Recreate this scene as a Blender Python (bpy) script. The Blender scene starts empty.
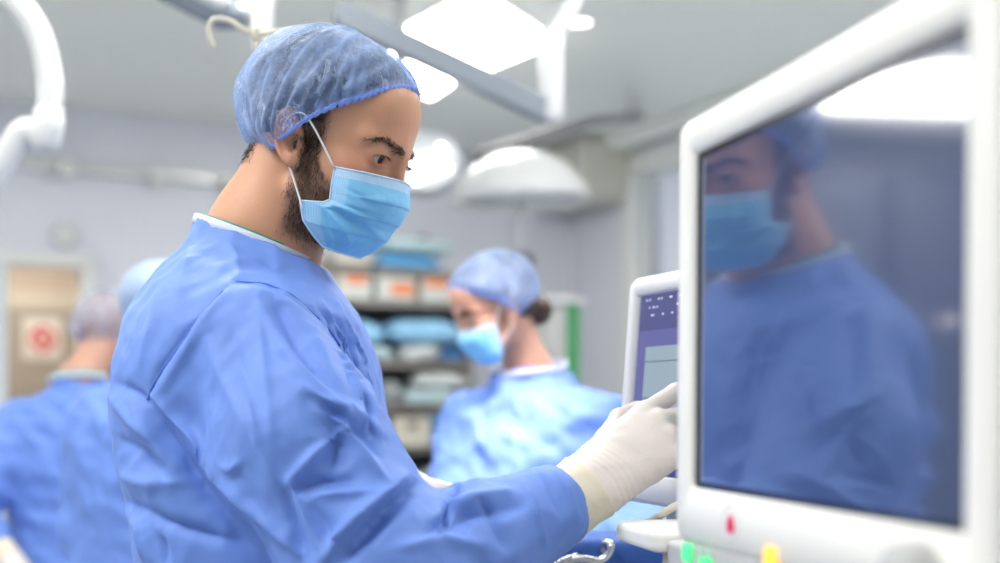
import bpy, bmesh, math, random
import numpy as np
from mathutils import Vector, Matrix

# ------------------------------------------------------------------ camera, world, exposure
SC = bpy.context.scene
COL = SC.collection
EYE = 1.35                      # camera height, metres
FPX, CX, HY = 1250.0, 500.0, 399.0   # focal length in pixels, principal column, horizon row

def at(px, py, Y):
    """point seen at pixel (px, py) at depth Y"""
    return ((px - CX) / FPX * Y, Y, EYE + (HY - py) / FPX * Y)

cam_d = bpy.data.cameras.new('camera')
cam = bpy.data.objects.new('camera', cam_d)
COL.objects.link(cam)
cam.location = (0, 0, EYE)
cam.rotation_euler = (math.pi / 2, 0, 0)
cam_d.sensor_width = 36.0
cam_d.lens = 45.0
cam_d.shift_y = 0.1175
cam_d.clip_start = 0.02
cam_d.dof.use_dof = True
cam_d.dof.focus_distance = 1.39
cam_d.dof.aperture_fstop = 2.2
SC.camera = cam

SC.view_settings.view_transform = 'Standard'
SC.view_settings.look = 'None'
SC.view_settings.gamma = 1.0
SC.view_settings.use_curve_mapping = False
SC.view_settings.exposure = 0.2

W = bpy.data.worlds.new('world')
SC.world = W
W.use_nodes = True
W.node_tree.nodes['Background'].inputs[0].default_value = (0.80, 0.88, 1.0, 1)
W.node_tree.nodes['Background'].inputs[1].default_value = 0.35

PHI = math.radians(27.5)        # the room is turned against the camera
UX, UY = math.cos(PHI), math.sin(PHI)
def room(u, v, z=0.0):
    return (u * UX - v * UY, u * UY + v * UX, z)
U0, U1, V0, V1, CEIL = -3.4, 4.41, -3.2, 7.4, 3.0
LAMP = 17.0                     # emission of the ceiling light panels

# ------------------------------------------------------------------ materials
def mat(name, col, rough=0.5, metal=0.0, var=0.0, scale=20.0, bump=0.0, bscale=60.0, spec=0.5,
        sss=0.0, sheen=0.0, emit=None, estr=0.0, coat=0.0, detail=4.0):
    m = bpy.data.materials.new(name)
    m.use_nodes = True
    nt = m.node_tree
    b = nt.nodes['Principled BSDF']
    b.inputs['Base Color'].default_value = (*col, 1)
    b.inputs['Roughness'].default_value = rough
    b.inputs['Metallic'].default_value = metal
    b.inputs['Specular IOR Level'].default_value = spec
    if sss:
        b.inputs['Subsurface Weight'].default_value = sss
        b.inputs['Subsurface Radius'].default_value = (1.0, 0.35, 0.2)
        b.inputs['Subsurface Scale'].default_value = 0.006
    if sheen:
        b.inputs['Sheen Weight'].default_value = sheen
        b.inputs['Sheen Roughness'].default_value = 0.4
    if coat:
        b.inputs['Coat Weight'].default_value = coat
    if emit:
        b.inputs['Emission Color'].default_value = (*emit, 1)
        b.inputs['Emission Strength'].default_value = estr
    tc = nt.nodes.new('ShaderNodeTexCoord')
    if var:
        n = nt.nodes.new('ShaderNodeTexNoise')
        n.inputs['Scale'].default_value = scale
        n.inputs['Detail'].default_value = detail
        r = nt.nodes.new('ShaderNodeMix'); r.data_type = 'RGBA'
        r.inputs[6].default_value = (*[max(0, c * (1 - var)) for c in col], 1)
        r.inputs[7].default_value = (*[min(1, c * (1 + var)) for c in col], 1)
        nt.links.new(tc.outputs['Object'], n.inputs['Vector'])
        nt.links.new(n.outputs['Fac'], r.inputs[0])
        nt.links.new(r.outputs[2], b.inputs['Base Color'])
    if bump:
        n2 = nt.nodes.new('ShaderNodeTexNoise')
        n2.inputs['Scale'].default_value = bscale
        n2.inputs['Detail'].default_value = 3.0
        bp = nt.nodes.new('ShaderNodeBump')
        bp.inputs['Strength'].default_value = bump
        bp.inputs['Distance'].default_value = 0.004
        nt.links.new(tc.outputs['Object'], n2.inputs['Vector'])
        nt.links.new(n2.outputs['Fac'], bp.inputs['Height'])
        nt.links.new(bp.outputs['Normal'], b.inputs['Normal'])
    return m

M = {}
M['wall'] = mat('wall_paint', (0.74, 0.75, 0.82), 0.6, var=0.03, scale=3)
M['ceiling'] = mat('ceiling_paint', (0.88, 0.90, 0.86), 0.7, var=0.02, scale=2)
M['floor'] = mat('floor_vinyl', (0.42, 0.45, 0.46), 0.35, var=0.06, scale=8)
M['frame'] = mat('white_frame_paint', (0.78, 0.79, 0.76), 0.4, var=0.02)
M['white_plastic'] = mat('white_plastic', (0.80, 0.79, 0.75), 0.38, var=0.015, scale=30)
M['white_gloss'] = mat('white_enamel', (0.70, 0.71, 0.70), 0.22, var=0.01)
M['grey_plastic'] = mat('grey_plastic', (0.50, 0.50, 0.49), 0.42, var=0.03, scale=40)
M['bluegrey'] = mat('bluegrey_enamel', (0.22, 0.25, 0.285), 0.35, var=0.03)
M['dark'] = mat('dark_plastic', (0.03, 0.033, 0.04), 0.4, var=0.1)
M['steel'] = mat('steel', (0.62, 0.62, 0.60), 0.25, metal=1.0, var=0.03)
M['beige_metal'] = mat('beige_enamel', (0.62, 0.57, 0.47), 0.3, var=0.03)
M['lamp'] = mat('lamp_diffuser', (0.9, 0.9, 0.9), 0.5, emit=(1.0, 0.985, 0.95), estr=LAMP)
M['bulb'] = mat('lamp_bulb', (0.9, 0.9, 0.9), 0.5, emit=(1.0, 0.98, 0.95), estr=5.0)
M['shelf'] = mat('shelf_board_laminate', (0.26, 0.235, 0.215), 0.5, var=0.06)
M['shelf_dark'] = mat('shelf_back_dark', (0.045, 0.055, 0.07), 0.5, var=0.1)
M['door_leaf'] = mat('door_brown_laminate', (0.36, 0.315, 0.265), 0.45, var=0.05, scale=6)
M['corridor'] = mat('corridor_paint', (0.50, 0.42, 0.35), 0.6, var=0.04, scale=3)
M['sign_red'] = mat('sign_red', (0.62, 0.06, 0.07), 0.4, var=0.03)
M['green'] = mat('green_plastic', (0.04, 0.34, 0.10), 0.4, var=0.05)

# ------------------------------------------------------------------ object helpers
def link(name, me, mats, parent=None, smooth=False):
    o = bpy.data.objects.new(name, me)
    COL.objects.link(o)
    if mats is not None:
        for m in (mats if isinstance(mats, (list, tuple)) else [mats]):
            me.materials.append(m)
    if parent is not None:
        o.parent = parent
        o.matrix_parent_inverse = parent.matrix_basis.inverted()
    if smooth and len(me.polygons):
        me.polygons.foreach_set('use_smooth', [True] * len(me.polygons))
    return o

def empty(name, loc, label, cat, group=None):
    o = bpy.data.objects.new(name, None)
    COL.objects.link(o)
    o.location = loc
    o.empty_display_size = 0.05
    tag(o, label, cat, group)
    return o

def tag(o, label, cat, group=None):
    o['label'] = label
    o['category'] = cat
    if group:
        o['group'] = group
    return o

def struct(o):
    o['kind'] = 'structure'
    return o

def bm_obj(name, bm, m, parent=None, smooth=False):
    me = bpy.data.meshes.new(name)
    bm.normal_update()
    bm.to_mesh(me)
    bm.free()
    return link(name, me, m, parent, smooth)

def frame_matrix(o, x, y, z):
    m = Matrix((Vector(x), Vector(y), Vector(z))).transposed().to_4x4()
    m.translation = Vector(o)
    return m
RM = lambda u, v, z=0: frame_matrix(room(u, v, z), (UX, UY, 0), (-UY, UX, 0), (0, 0, 1))

def add_box(bm, c, s, mtx=None, bevel=0.0, seg=2):
    """box centred at c with full sizes s, in the frame mtx"""
    b2 = bmesh.new()
    bmesh.ops.create_cube(b2, size=1.0)
    for v in b2.verts:
        v.co = Vector((v.co.x * s[0] + c[0], v.co.y * s[1] + c[1], v.co.z * s[2] + c[2]))
    if bevel:
        bmesh.ops.bevel(b2, geom=b2.edges[:], offset=bevel, segments=seg, profile=0.5, affect='EDGES')
    if mtx is not None:
        b2.transform(mtx)
    me = bpy.data.meshes.new('t'); b2.to_mesh(me); b2.free()
    bm.from_mesh(me); bpy.data.meshes.remove(me)

def add_tube(bm, pts, rad, seg=12, caps=True):
    """a tube through pts; rad is one radius or a list"""
    pts = [Vector(p) for p in pts]
    n = len(pts)
    rads = rad if isinstance(rad, (list, tuple)) else [rad] * n
    rings = []
    ref = Vector((0.123, 0.31, 0.94))
    for i in range(n):
        d = (pts[min(i + 1, n - 1)] - pts[max(i - 1, 0)]).normalized()
        if i == 0:
            a = d.cross(ref)
            if a.length < 1e-3:
                a = d.cross(Vector((1, 0, 0)))
            a.normalize()
        else:
            a = (a - d * a.dot(d)).normalized()
        b = d.cross(a)
        rings.append([bm.verts.new(pts[i] + (a * math.cos(t) + b * math.sin(t)) * rads[i])
                      for t in [2 * math.pi * k / seg for k in range(seg)]])
    for r0, r1 in zip(rings, rings[1:]):
        for k in range(seg):
            bm.faces.new((r0[k], r0[(k + 1) % seg], r1[(k + 1) % seg], r1[k]))
    if caps:
        bm.faces.new(rings[0][::-1]); bm.faces.new(rings[-1])

def add_lathe(bm, prof, mtx=None, seg=32):
    """(radius, height) profile turned about local z"""
    mtx = mtx or Matrix.Identity(4)
    rings = []
    for r, h in prof:
        if r < 1e-6:
            rings.append([bm.verts.new(mtx @ Vector((0, 0, h)))])
        else:
            rings.append([bm.verts.new(mtx @ Vector((r * math.cos(t), r * math.sin(t), h)))
                          for t in [2 * math.pi * k / seg for k in range(seg)]])
    for a, b in zip(rings, rings[1:]):
        for k in range(seg):
            k2 = (k + 1) % seg
            if len(a) == 1 and len(b) > 1:
                bm.faces.new((a[0], b[k2], b[k]))
            elif len(b) == 1 and len(a) > 1:
                bm.faces.new((a[k], a[k2], b[0]))
            elif len(a) > 1:
                bm.faces.new((a[k], a[k2], b[k2], b[k]))

def add_prism(bm, poly, h0, h1, mtx=None, bevel=0.0, seg=2):
    """polygon in local xy extruded from z=h0 to z=h1"""
    b2 = bmesh.new()
    lo = [b2.verts.new((x, y, h0)) for x, y in poly]
    f = b2.faces.new(lo)
    r = bmesh.ops.extrude_face_region(b2, geom=[f])
    for v in r['geom']:
        if isinstance(v, bmesh.types.BMVert):
            v.co.z = h1
    bmesh.ops.recalc_face_normals(b2, faces=b2.faces[:])
    if bevel:
        bmesh.ops.bevel(b2, geom=b2.edges[:], offset=bevel, segments=seg, profile=0.5, affect='EDGES')
    if mtx is not None:
        b2.transform(mtx)
    me = bpy.data.meshes.new('t'); b2.to_mesh(me); b2.free()
    bm.from_mesh(me); bpy.data.meshes.remove(me)

def rrect(w, h, r, n=6, cx=0, cy=0):
    out = []
    for qx, qy, a0 in ((1, 1, 0), (-1, 1, 90), (-1, -1, 180), (1, -1, 270)):
        for k in range(n + 1):
            a = math.radians(a0 + 90 * k / n)
            out.append((cx + qx * (w / 2 - r) + r * math.cos(a), cy + qy * (h / 2 - r) + r * math.sin(a)))
    return out

def add_frame(bm, wo, ho, ro, wi, hi, ri, z0, z1, mtx, icx=0, icy=0, n=6, lip=0.0):
    """rounded rectangular ring between an outer and an inner outline; front rounded by lip"""
    O = rrect(wo, ho, ro, n); O2 = rrect(wo - 2 * lip, ho - 2 * lip, max(ro - lip, 0.001), n)
    I = rrect(wi, hi, ri, n, icx, icy); I2 = rrect(wi + lip, hi + lip, ri, n, icx, icy)
    rings = [[(x, y, z0) for x, y in O], [(x, y, z1 - lip) for x, y in O],
             [((a[0] * .3 + b[0] * .7), (a[1] * .3 + b[1] * .7), z1 - lip * .3) for a, b in zip(O, O2)] if lip else None,
             [(x, y, z1) for x, y in O2],
             [(x, y, z1) for x, y in I2], [(x, y, z1 - lip * .6 - .001) for x, y in I], [(x, y, z0) for x, y in I]]
    rings = [[bm.verts.new(mtx @ Vector(p)) for p in r] for r in rings if r]
    k = len(rings[0])
    for a, b in zip(rings, rings[1:] + rings[:1]):
        for i in range(k):
            bm.faces.new((a[i], a[(i + 1) % k], b[(i + 1) % k], b[i]))

def curve_pts(pts, n=8):
    """Catmull-Rom through pts"""
    P = [Vector(p) for p in pts]
    P = [P[0] * 2 - P[1]] + P + [P[-1] * 2 - P[-2]]
    out = []
    for i in range(1, len(P) - 2):
        for k in range(n):
            t = k / n
            a, b, c, d = P[i - 1], P[i], P[i + 1], P[i + 2]
            out.append(0.5 * ((2 * b) + (c - a) * t + (2 * a - 5 * b + 4 * c - d) * t * t + (3 * b - a - 3 * c + d) * t ** 3))
    out.append(P[-2])
    return out

def np_mesh(name, V, F, m, parent=None, smooth=True):
    me = bpy.data.meshes.new(name)
    V = np.asarray(V, np.float32); F = np.asarray(F, np.int32)
    me.vertices.add(len(V)); me.vertices.foreach_set('co', V.ravel())
    k = F.shape[1]
    me.loops.add(F.size); me.loops.foreach_set('vertex_index', F.ravel())
    me.polygons.add(len(F)); me.polygons.foreach_set('loop_start', np.arange(0, F.size, k, dtype=np.int32))
    me.polygons.foreach_set('use_smooth', np.full(len(F), smooth))
    me.update(calc_edges=True); me.validate()
    return link(name, me, m, parent)

def set_attr(o, name, vals):
    """per-vertex scalar attribute"""
    a = o.data.attributes.new(name, 'FLOAT', 'POINT')
    a.data.foreach_set('value', np.asarray(vals, np.float32))
# ------------------------------------------------------------------ the room
bm = bmesh.new(); add_box(bm, ((U0 + U1) / 2, (V0 + V1 + 3) / 2, -0.05), (U1 - U0 + 0.4, V1 - V0 + 3.4, 0.1), RM(0, 0))
struct(bm_obj('floor', bm, M['floor']))
bm = bmesh.new(); add_box(bm, ((U0 + U1) / 2, (V0 + V1) / 2, CEIL + 0.05), (U1 - U0 + 0.4, V1 - V0 + 0.4, 0.1), RM(0, 0))
struct(bm_obj('ceiling', bm, M['ceiling']))
T = 0.14
# back wall with the doorway, right wall with the window
D0, D1, DH = 0.30, 1.20, 2.11
bm = bmesh.new()
add_box(bm, ((U0 + D0) / 2, V1 + T / 2, CEIL / 2), (D0 - U0, T, CEIL), RM(0, 0))
add_box(bm, ((D1 + U1 + T) / 2, V1 + T / 2, CEIL / 2), (U1 + T - D1, T, CEIL), RM(0, 0))
add_box(bm, ((D0 + D1) / 2, V1 + T / 2, (CEIL + DH) / 2), (D1 - D0, T, CEIL - DH), RM(0, 0))
struct(bm_obj('wall_back', bm, M['wall']))
WV0, WV1, WZ0, WZ1 = 4.55, 6.62, 0.95, 2.78
bm = bmesh.new()
add_box(bm, (U1 + T / 2, (V0 + WV0) / 2, CEIL / 2), (T, WV0 - V0, CEIL), RM(0, 0))
add_box(bm, (U1 + T / 2, (WV1 + V1) / 2, CEIL / 2), (T, V1 - WV1, CEIL), RM(0, 0))
add_box(bm, (U1 + T / 2, (WV0 + WV1) / 2, WZ0 / 2), (T, WV1 - WV0, WZ0), RM(0, 0))
add_box(bm, (U1 + T / 2, (WV0 + WV1) / 2, (WZ1 + CEIL) / 2), (T, WV1 - WV0, CEIL - WZ1), RM(0, 0))
struct(bm_obj('wall_right', bm, M['wall']))
bm = bmesh.new(); add_box(bm, (U0 - T / 2, (V0 + V1) / 2, CEIL / 2), (T, V1 - V0, CEIL), RM(0, 0))
struct(bm_obj('wall_left', bm, M['wall']))
bm = bmesh.new(); add_box(bm, ((U0 + U1) / 2, V0 - T / 2, CEIL / 2), (U1 - U0, T, CEIL), RM(0, 0))
struct(bm_obj('wall_front', bm, M['wall']))
# cornice under the ceiling along the right wall
bm = bmesh.new()
add_box(bm, (U1 - 0.11, (V0 + V1) / 2, CEIL - 0.04), (0.22, V1 - V0, 0.08), RM(0, 0), 0.015)
struct(bm_obj('trim_cornice', bm, M['ceiling']))
# window in the right wall: frame, mullion, frosted panes
win = bmesh.new()
mt = RM(U1, (WV0 + WV1) / 2, (WZ0 + WZ1) / 2) @ Matrix(((0, 0, -1, 0), (1, 0, 0, 0), (0, 1, 0, 0), (0, 0, 0, 1)))
wv, wh = WV1 - WV0, WZ1 - WZ0
add_frame(win, wv + 0.22, wh + 0.22, 0.01, wv - 0.06, wh - 0.06, 0.01, -0.10, 0.05, mt, lip=0.008)
add_box(win, (0.15, 0, -0.03), (0.07, wh, 0.08), mt, 0.008)
add_box(win, (0, -wh / 2 - 0.07, 0.06), (wv + 0.3, 0.04, 0.14), mt, 0.008)
wo = struct(bm_obj('window_1', win, M['frame']))
M['pane'] = mat('frosted_pane', (0.62, 0.66, 0.74), 0.45, var=0.03, scale=3, emit=(0.8, 0.88, 1.0), estr=0.12)
for k, (c, w) in enumerate(((-0.36, 0.94), (0.52, 0.64))):
    b2 = bmesh.new(); add_box(b2, (c, 0, -0.07), (w, wh - 0.04, 0.012), mt)
    bm_obj('pane', b2, M['pane'], wo)
# doorway: casing, corridor beyond, second door with its sign
dm = RM((D0 + D1) / 2, V1, 0)
bm = bmesh.new()
for s in (-1, 1):
    add_box(bm, (s * ((D1 - D0) / 2 + 0.005), T / 2 - 0.02, (DH + 0.03) / 2), (0.07, T + 0.08, DH + 0.03), dm, 0.008)
add_box(bm, (0, T / 2 - 0.02, DH + 0.02), (D1 - D0 + 0.08, T + 0.08, 0.07), dm, 0.008)
door1 = struct(bm_obj('trim_1', bm, M['frame']))
# open white door leaf standing in the left half of the doorway
lf = bmesh.new(); add_box(lf, (-0.19, -0.03, DH / 2), (0.42, 0.045, DH - 0.03), dm, 0.006)
add_box(lf, (-0.19, -0.056, 1.5), (0.26, 0.012, 0.9), dm, 0.004)
M['leaf_white'] = mat('door_white_laminate', (0.66, 0.72, 0.76), 0.4, var=0.02)
d1 = struct(bm_obj('door_1', lf, M['leaf_white']))
hb = bmesh.new(); add_tube(hb, [dm @ Vector(p) for p in ((-0.03, -0.05, 1.02), (-0.03, -0.1, 1.02), (-0.14, -0.1, 1.02))], 0.01)
bm_obj('door_handle', hb, M['steel'], d1)
# corridor
CD = 1.9
bm = bmesh.new()
add_box(bm, (-1.1, T + CD / 2, 1.3), (0.1, CD, 2.6), dm); add_box(bm, (1.3, T + CD / 2, 1.3), (0.1, CD, 2.6), dm)
add_box(bm, (0.1, T + CD + 0.05, 1.3), (2.5, 0.1, 2.6), dm)
struct(bm_obj('wall_corridor', bm, M['corridor']))
bm = bmesh.new(); add_box(bm, (0.1, T + CD / 2, 2.65), (2.5, CD + 0.1, 0.1), dm)
struct(bm_obj('ceiling_corridor', bm, M['ceiling']))
M['corridor_lamp'] = mat('corridor_lamp_diffuser', (0.9, 0.9, 0.9), 0.5, emit=(1.0, 0.93, 0.82), estr=22.0)
bm = bmesh.new(); add_box(bm, (0.1, 1.0, 2.575), (1.0, 0.30, 0.05), dm, 0.01)
o = bm_obj('ceiling_light', bm, M['corridor_lamp']); tag(o, 'long light fitting on the corridor ceiling beyond the doorway', 'light')
e = bmesh.new(); add_frame(e, 1.0, 2.12, 0.004, 0.84, 1.98, 0.004, -0.03, 0.03,
                           dm @ Matrix.Translation((0.5, T + CD - 0.02, 1.06)) @ Matrix.Rotation(math.pi / 2, 4, 'X'), icy=-0.06)
struct(bm_obj('trim_2', e, mat('cream_casing_paint', (0.55, 0.50, 0.42), 0.45, var=0.03)))
bm = bmesh.new(); add_box(bm, (0.5, T + CD - 0.02, 1.02), (0.84, 0.04, 1.99), dm, 0.005)
d2 = struct(bm_obj('door_2', bm, M['door_leaf']))
bm = bmesh.new(); add_box(bm, (0.0, T + CD - 0.06, 1.02), (0.03, 0.05, 0.14), dm, 0.008)
bm_obj('door_handle', bm, M['steel'], d2)
# prohibition sign on the corridor door
sx, sz = 0.47, 1.78
sg = bmesh.new(); add_box(sg, (sx, T + CD - 0.047, sz), (0.26, 0.012, 0.30), dm, 0.003)
sgo = bm_obj('door_sign', sg, mat('sign_board', (0.68, 0.66, 0.62), 0.4, var=0.02))
tag(sgo, 'square sign with a red round mark on the brown corridor door', 'sign')
sb = bmesh.new()
sm = dm @ Matrix.Translation((sx, T + CD - 0.055, sz)) @ Matrix.Rotation(math.pi / 2, 4, 'X')
ring = [(0.062, 0.0), (0.062, 0.006), (0.092, 0.006), (0.092, 0.0)]
add_lathe(sb, ring + ring[:1], sm, 32)
add_box(sb, (0, 0, 0.003), (0.150, 0.024, 0.006), sm @ Matrix.Rotation(math.radians(-45), 4, 'Z'))
add_box(sb, (0, 0, 0.002), (0.05, 0.07, 0.004), sm, 0.001)
bm_obj('red_mark', sb, M['sign_red'], sgo)

# ------------------------------------------------------------------ ceiling lights
def ceiling_light(u, v, wu, wv, rot, label, strength=None):
    mt = RM(u, v, CEIL) @ Matrix.Rotation(rot, 4, 'Z')
    b = bmesh.new()
    add_frame(b, wu + 0.05, wv + 0.05, 0.02, wu - 0.01, wv - 0.01, 0.012, -0.03, 0.035, mt @ Matrix.Rotation(math.pi, 4, 'X'), lip=0.006)
    t = empty('ceiling_light', mt.translation, label, 'ceiling light', 'lamp panels on the ceiling')
    bm_obj('frame', b, M['frame'], t)
    d = bmesh.new(); add_box(d, (0, 0, -0.012), (wu - 0.01, wv - 0.01, 0.02), mt)
    bm_obj('diffuser', d, M['lamp'], t)
def ceil_uv(px, py):
    Y = FPX * (CEIL - EYE) / (HY - py); X = (px - CX) / FPX * Y
    return X * UX + Y * UY, -X * UY + Y * UX
def slanted_light(corner, d1, l1, d2, l2, label):
    """panel in the form of a leaning parallelogram: corner on the ceiling and two edge directions"""
    c = Vector((corner[0], corner[1], CEIL)); a = Vector((*d1, 0)).normalized(); b_ = Vector((*d2, 0)).normalized()
    t = empty('ceiling_light', c + a * l1 / 2 + b_ * l2 / 2, label, 'ceiling light', 'lamp panels on the ceiling')
    for nm, g, h0, h1, m in (('frame', 0.03, -0.012, 0.0, M['frame']), ('diffuser', 0.0, -0.024, -0.010, M['lamp'])):
        o = c - a * g - b_ * g
        pts = [o, o + a * (l1 + 2 * g), o + a * (l1 + 2 * g) + b_ * (l2 + 2 * g), o + b_ * (l2 + 2 * g)]
        q = bmesh.new(); add_prism(q, [(p.x, p.y) for p in pts], CEIL + h0, CEIL + h1, None, 0.004)
        bm_obj(nm, q, m, t)
slanted_light((-0.21, 6.40), (-0.345, -0.68), 0.76, (0.39, -0.59), 0.84, 'big bright panel on the ceiling right of the blue cap')
slanted_light((-0.248, 6.47), (-0.345, -0.68), 0.60, (-0.132, 0.31), 0.33, 'bright panel on the ceiling partly hidden by the blue cap')
ceiling_light(-1.36, 6.1, 0.95, 0.95, 0, 'bright panel on the ceiling mirrored in the dark monitor')
for k, (u, v) in enumerate(((0.5, 2.7), (2.5, 2.6), (-1.2, 1.7), (-2.4, 3.6), (2.6, -0.6), (2.3, 0.95), (-0.8, 0.7))):  # unseen panels, some added to light the man's face and gown
    ceiling_light(u, v, 0.95, 0.62, 0, 'bright ceiling panel placed out of view to light the operating room')
# recessed round spot
s0 = ceil_uv(580, 20)
b = bmesh.new(); add_lathe(b, [(0.03, 0.02), (0.055, 0.02), (0.062, -0.004), (0.05, -0.010), (0.047, 0.0), (0.03, 0.004)], RM(*s0, CEIL - 0.005))
t = empty('ceiling_spot', room(*s0, CEIL), 'small round spot light on the ceiling beside the white boom shaft', 'spot light')
bm_obj('trim_ring', b, M['frame'], t)
b = bmesh.new(); add_lathe(b, [(0, 0.004), (0.046, 0.004), (0.046, -0.003), (0, -0.006)], RM(*s0, CEIL - 0.005))
bm_obj('lens', b, M['bulb'], t)
# ------------------------------------------------------------------ implicit-surface sculpting
def ell(P, c, r):
    q = [(P[i] - c[i]) / r[i] for i in range(3)]
    k0 = np.sqrt(q[0] ** 2 + q[1] ** 2 + q[2] ** 2)
    k1 = np.sqrt((q[0] / r[0]) ** 2 + (q[1] / r[1]) ** 2 + (q[2] / r[2]) ** 2) + 1e-9
    return k0 * (k0 - 1) / k1

def caps(P, a, b, ra, rb, sc=(1, 1, 1)):
    a = np.array(a, float); b = np.array(b, float); s = np.array(sc, float)
    ba = (b - a) * s
    d = [(P[i] - np.float32(a[i])) * np.float32(s[i]) for i in range(3)]
    t = np.clip((d[0] * ba[0] + d[1] * ba[1] + d[2] * ba[2]) / float(ba @ ba), 0, 1).astype(np.float32)
    return np.sqrt((d[0] - t * ba[0]) ** 2 + (d[1] - t * ba[1]) ** 2 + (d[2] - t * ba[2]) ** 2) - (ra + (rb - ra) * t)

def smin(a, b, k):
    h = np.clip(0.5 + 0.5 * (b - a) / k, 0, 1)
    return b + (a - b) * h - k * h * (1 - h)

def smax(a, b, k):
    return -smin(-a, -b, k)

def axis(*segs):
    """segs: (lo, hi, step) consecutive; returns one sorted coordinate list"""
    out = []
    for lo, hi, st in segs:
        n = max(1, int(round((hi - lo) / st)))
        out += list(lo + (hi - lo) * np.arange(n) / n)
    out.append(segs[-1][1])
    return np.array(out, np.float32)

def surfnet(F, ax):
    """surface nets on a rectilinear grid, inside negative; returns vertices and quads"""
    S = F < 0
    nx, ny, nz = F.shape
    cnt = np.zeros((nx - 1, ny - 1, nz - 1), np.int8)
    for i in (0, 1):
        for j in (0, 1):
            for k in (0, 1):
                cnt += S[i:nx - 1 + i, j:ny - 1 + j, k:nz - 1 + k]
    I, J, K = np.nonzero((cnt > 0) & (cnt < 8))
    vid = np.full(cnt.shape, -1, np.int32); vid[I, J, K] = np.arange(len(I))
    acc = np.zeros((len(I), 3)); n = np.zeros(len(I))
    cor = [(i, j, k) for i in (0, 1) for j in (0, 1) for k in (0, 1)]
    val = {c: F[I + c[0], J + c[1], K + c[2]] for c in cor}
    for c in cor:
        for d in range(3):
            if c[d] == 0:
                c2 = list(c); c2[d] = 1; c2 = tuple(c2)
                a, b = val[c], val[c2]
                m = (a < 0) != (b < 0)
                t = np.where(m, a / np.where(m, a - b, 1), 0)
                p = np.tile(np.array(c, float), (len(I), 1)); p[:, d] = t
                acc += p * m[:, None]; n += m
    pos = acc / n[:, None]
    V = np.empty((len(I), 3))
    for d, (idx, A) in enumerate(zip((I, J, K), ax)):
        A = A.astype(float)
        V[:, d] = A[idx] + (A[idx + 1] - A[idx]) * pos[:, d]
    Q = []
    for d in range(3):
        s0 = [slice(1, -1)] * 3; s1 = [slice(1, -1)] * 3
        s0[d] = slice(0, -1); s1[d] = slice(1, None)
        a = S[tuple(s0)]; b = S[tuple(s1)]
        i, j, k = np.nonzero(a != b)
        fl = a[i, j, k]
        off = [1, 1, 1]; off[d] = 0
        i, j, k = i + off[0], j + off[1], k + off[2]
        e, f = (d + 1) % 3, (d + 2) % 3
        def cell(de, df):
            c = [i, j, k]; c[e] = c[e] - de; c[f] = c[f] - df
            return vid[c[0], c[1], c[2]]
        q = np.stack([cell(1, 1), cell(0, 1), cell(0, 0), cell(1, 0)], 1)
        q[~fl] = q[~fl][:, ::-1]
        Q.append(q)
    return V, np.concatenate(Q)

def edges_of(Q):
    k = Q.shape[1]
    return np.concatenate([np.stack([Q[:, i], Q[:, (i + 1) % k]], 1) for i in range(k)])

def smooth(V, Q, it=2, lam=0.5):
    E = edges_of(Q); n = len(V)
    deg = np.bincount(E[:, 0], minlength=n) + np.bincount(E[:, 1], minlength=n)
    for k in range(it):
        A = np.zeros_like(V)
        for d in range(3):
            A[:, d] = np.bincount(E[:, 0], V[E[:, 1], d], n) + np.bincount(E[:, 1], V[E[:, 0], d], n)
        V = V + lam * (A / np.maximum(deg, 1)[:, None] - V)
    return V

def normals(V, Q):
    n = np.cross(V[Q[:, 2]] - V[Q[:, 0]], V[Q[:, 3]] - V[Q[:, 1]])
    N = np.zeros_like(V)
    for c in range(4):
        for d in range(3):
            N[:, d] += np.bincount(Q[:, c], n[:, d], len(V))
    return N / (np.linalg.norm(N, axis=1, keepdims=True) + 1e-12)

def grid(ax):
    return [g.astype(np.float32) for g in np.meshgrid(*ax, indexing='ij')]

def waves(P, freq, seed, n=7, ridged=True, aniso=(1, 1, 1)):
    """crumple-like noise in about [-1, 1] made of warped folded sine sheets"""
    rs = np.random.RandomState(seed)
    P = P * np.array(aniso)
    out = np.zeros(len(P))
    warp = np.stack([np.sin(P @ (rs.randn(3) * freq * 0.6) + rs.rand() * 6) for _ in range(3)], 1) * 0.7 / freq
    for k in range(n):
        d = rs.randn(3); d /= np.linalg.norm(d)
        s = np.sin((P + warp) @ d * freq * (0.7 + 0.8 * rs.rand()) + rs.rand() * 6.28)
        out += (1 - 2 * np.abs(s)) if ridged else s
    return out / math.sqrt(n)

# ------------------------------------------------------------------ people: the head
class Head:
    """C: centre between the ears at eye level; yaw 0 looks along +X, positive turns towards -Y (the camera)"""
    def __init__(s, C, yaw, pitch, scale, roll=0.0):
        y, p = math.radians(yaw), math.radians(pitch)
        f0 = np.array([math.cos(y), -math.sin(y), 0.0])
        s.F = f0 * math.cos(p) + np.array([0, 0, -math.sin(p)])
        s.U = f0 * math.sin(p) + np.array([0, 0, math.cos(p)])
        s.R = np.cross(s.F, s.U)
        if roll:
            r = math.radians(roll)
            U, R = s.U, s.R
            s.U = U * math.cos(r) + R * math.sin(r); s.R = R * math.cos(r) - U * math.sin(r)
        s.C = np.array(C, float); s.k = scale * 0.001
    def out(s, p):                     # head mm -> world
        p = np.atleast_2d(np.asarray(p, float))
        w = s.C + s.k * (p[:, :1] * s.F + p[:, 1:2] * s.R + p[:, 2:3] * s.U)
        return w
    def loc(s, W):                     # world -> head mm (arrays or grids)
        if isinstance(W, list):
            d = [W[i] - np.float32(s.C[i]) for i in range(3)]
            return [((d[0] * A[0] + d[1] * A[1] + d[2] * A[2]) / s.k).astype(np.float32) for A in (s.F, s.R, s.U)]
        d = (W - s.C) / s.k
        return np.stack([d @ s.F, d @ s.R, d @ s.U], 1)

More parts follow.
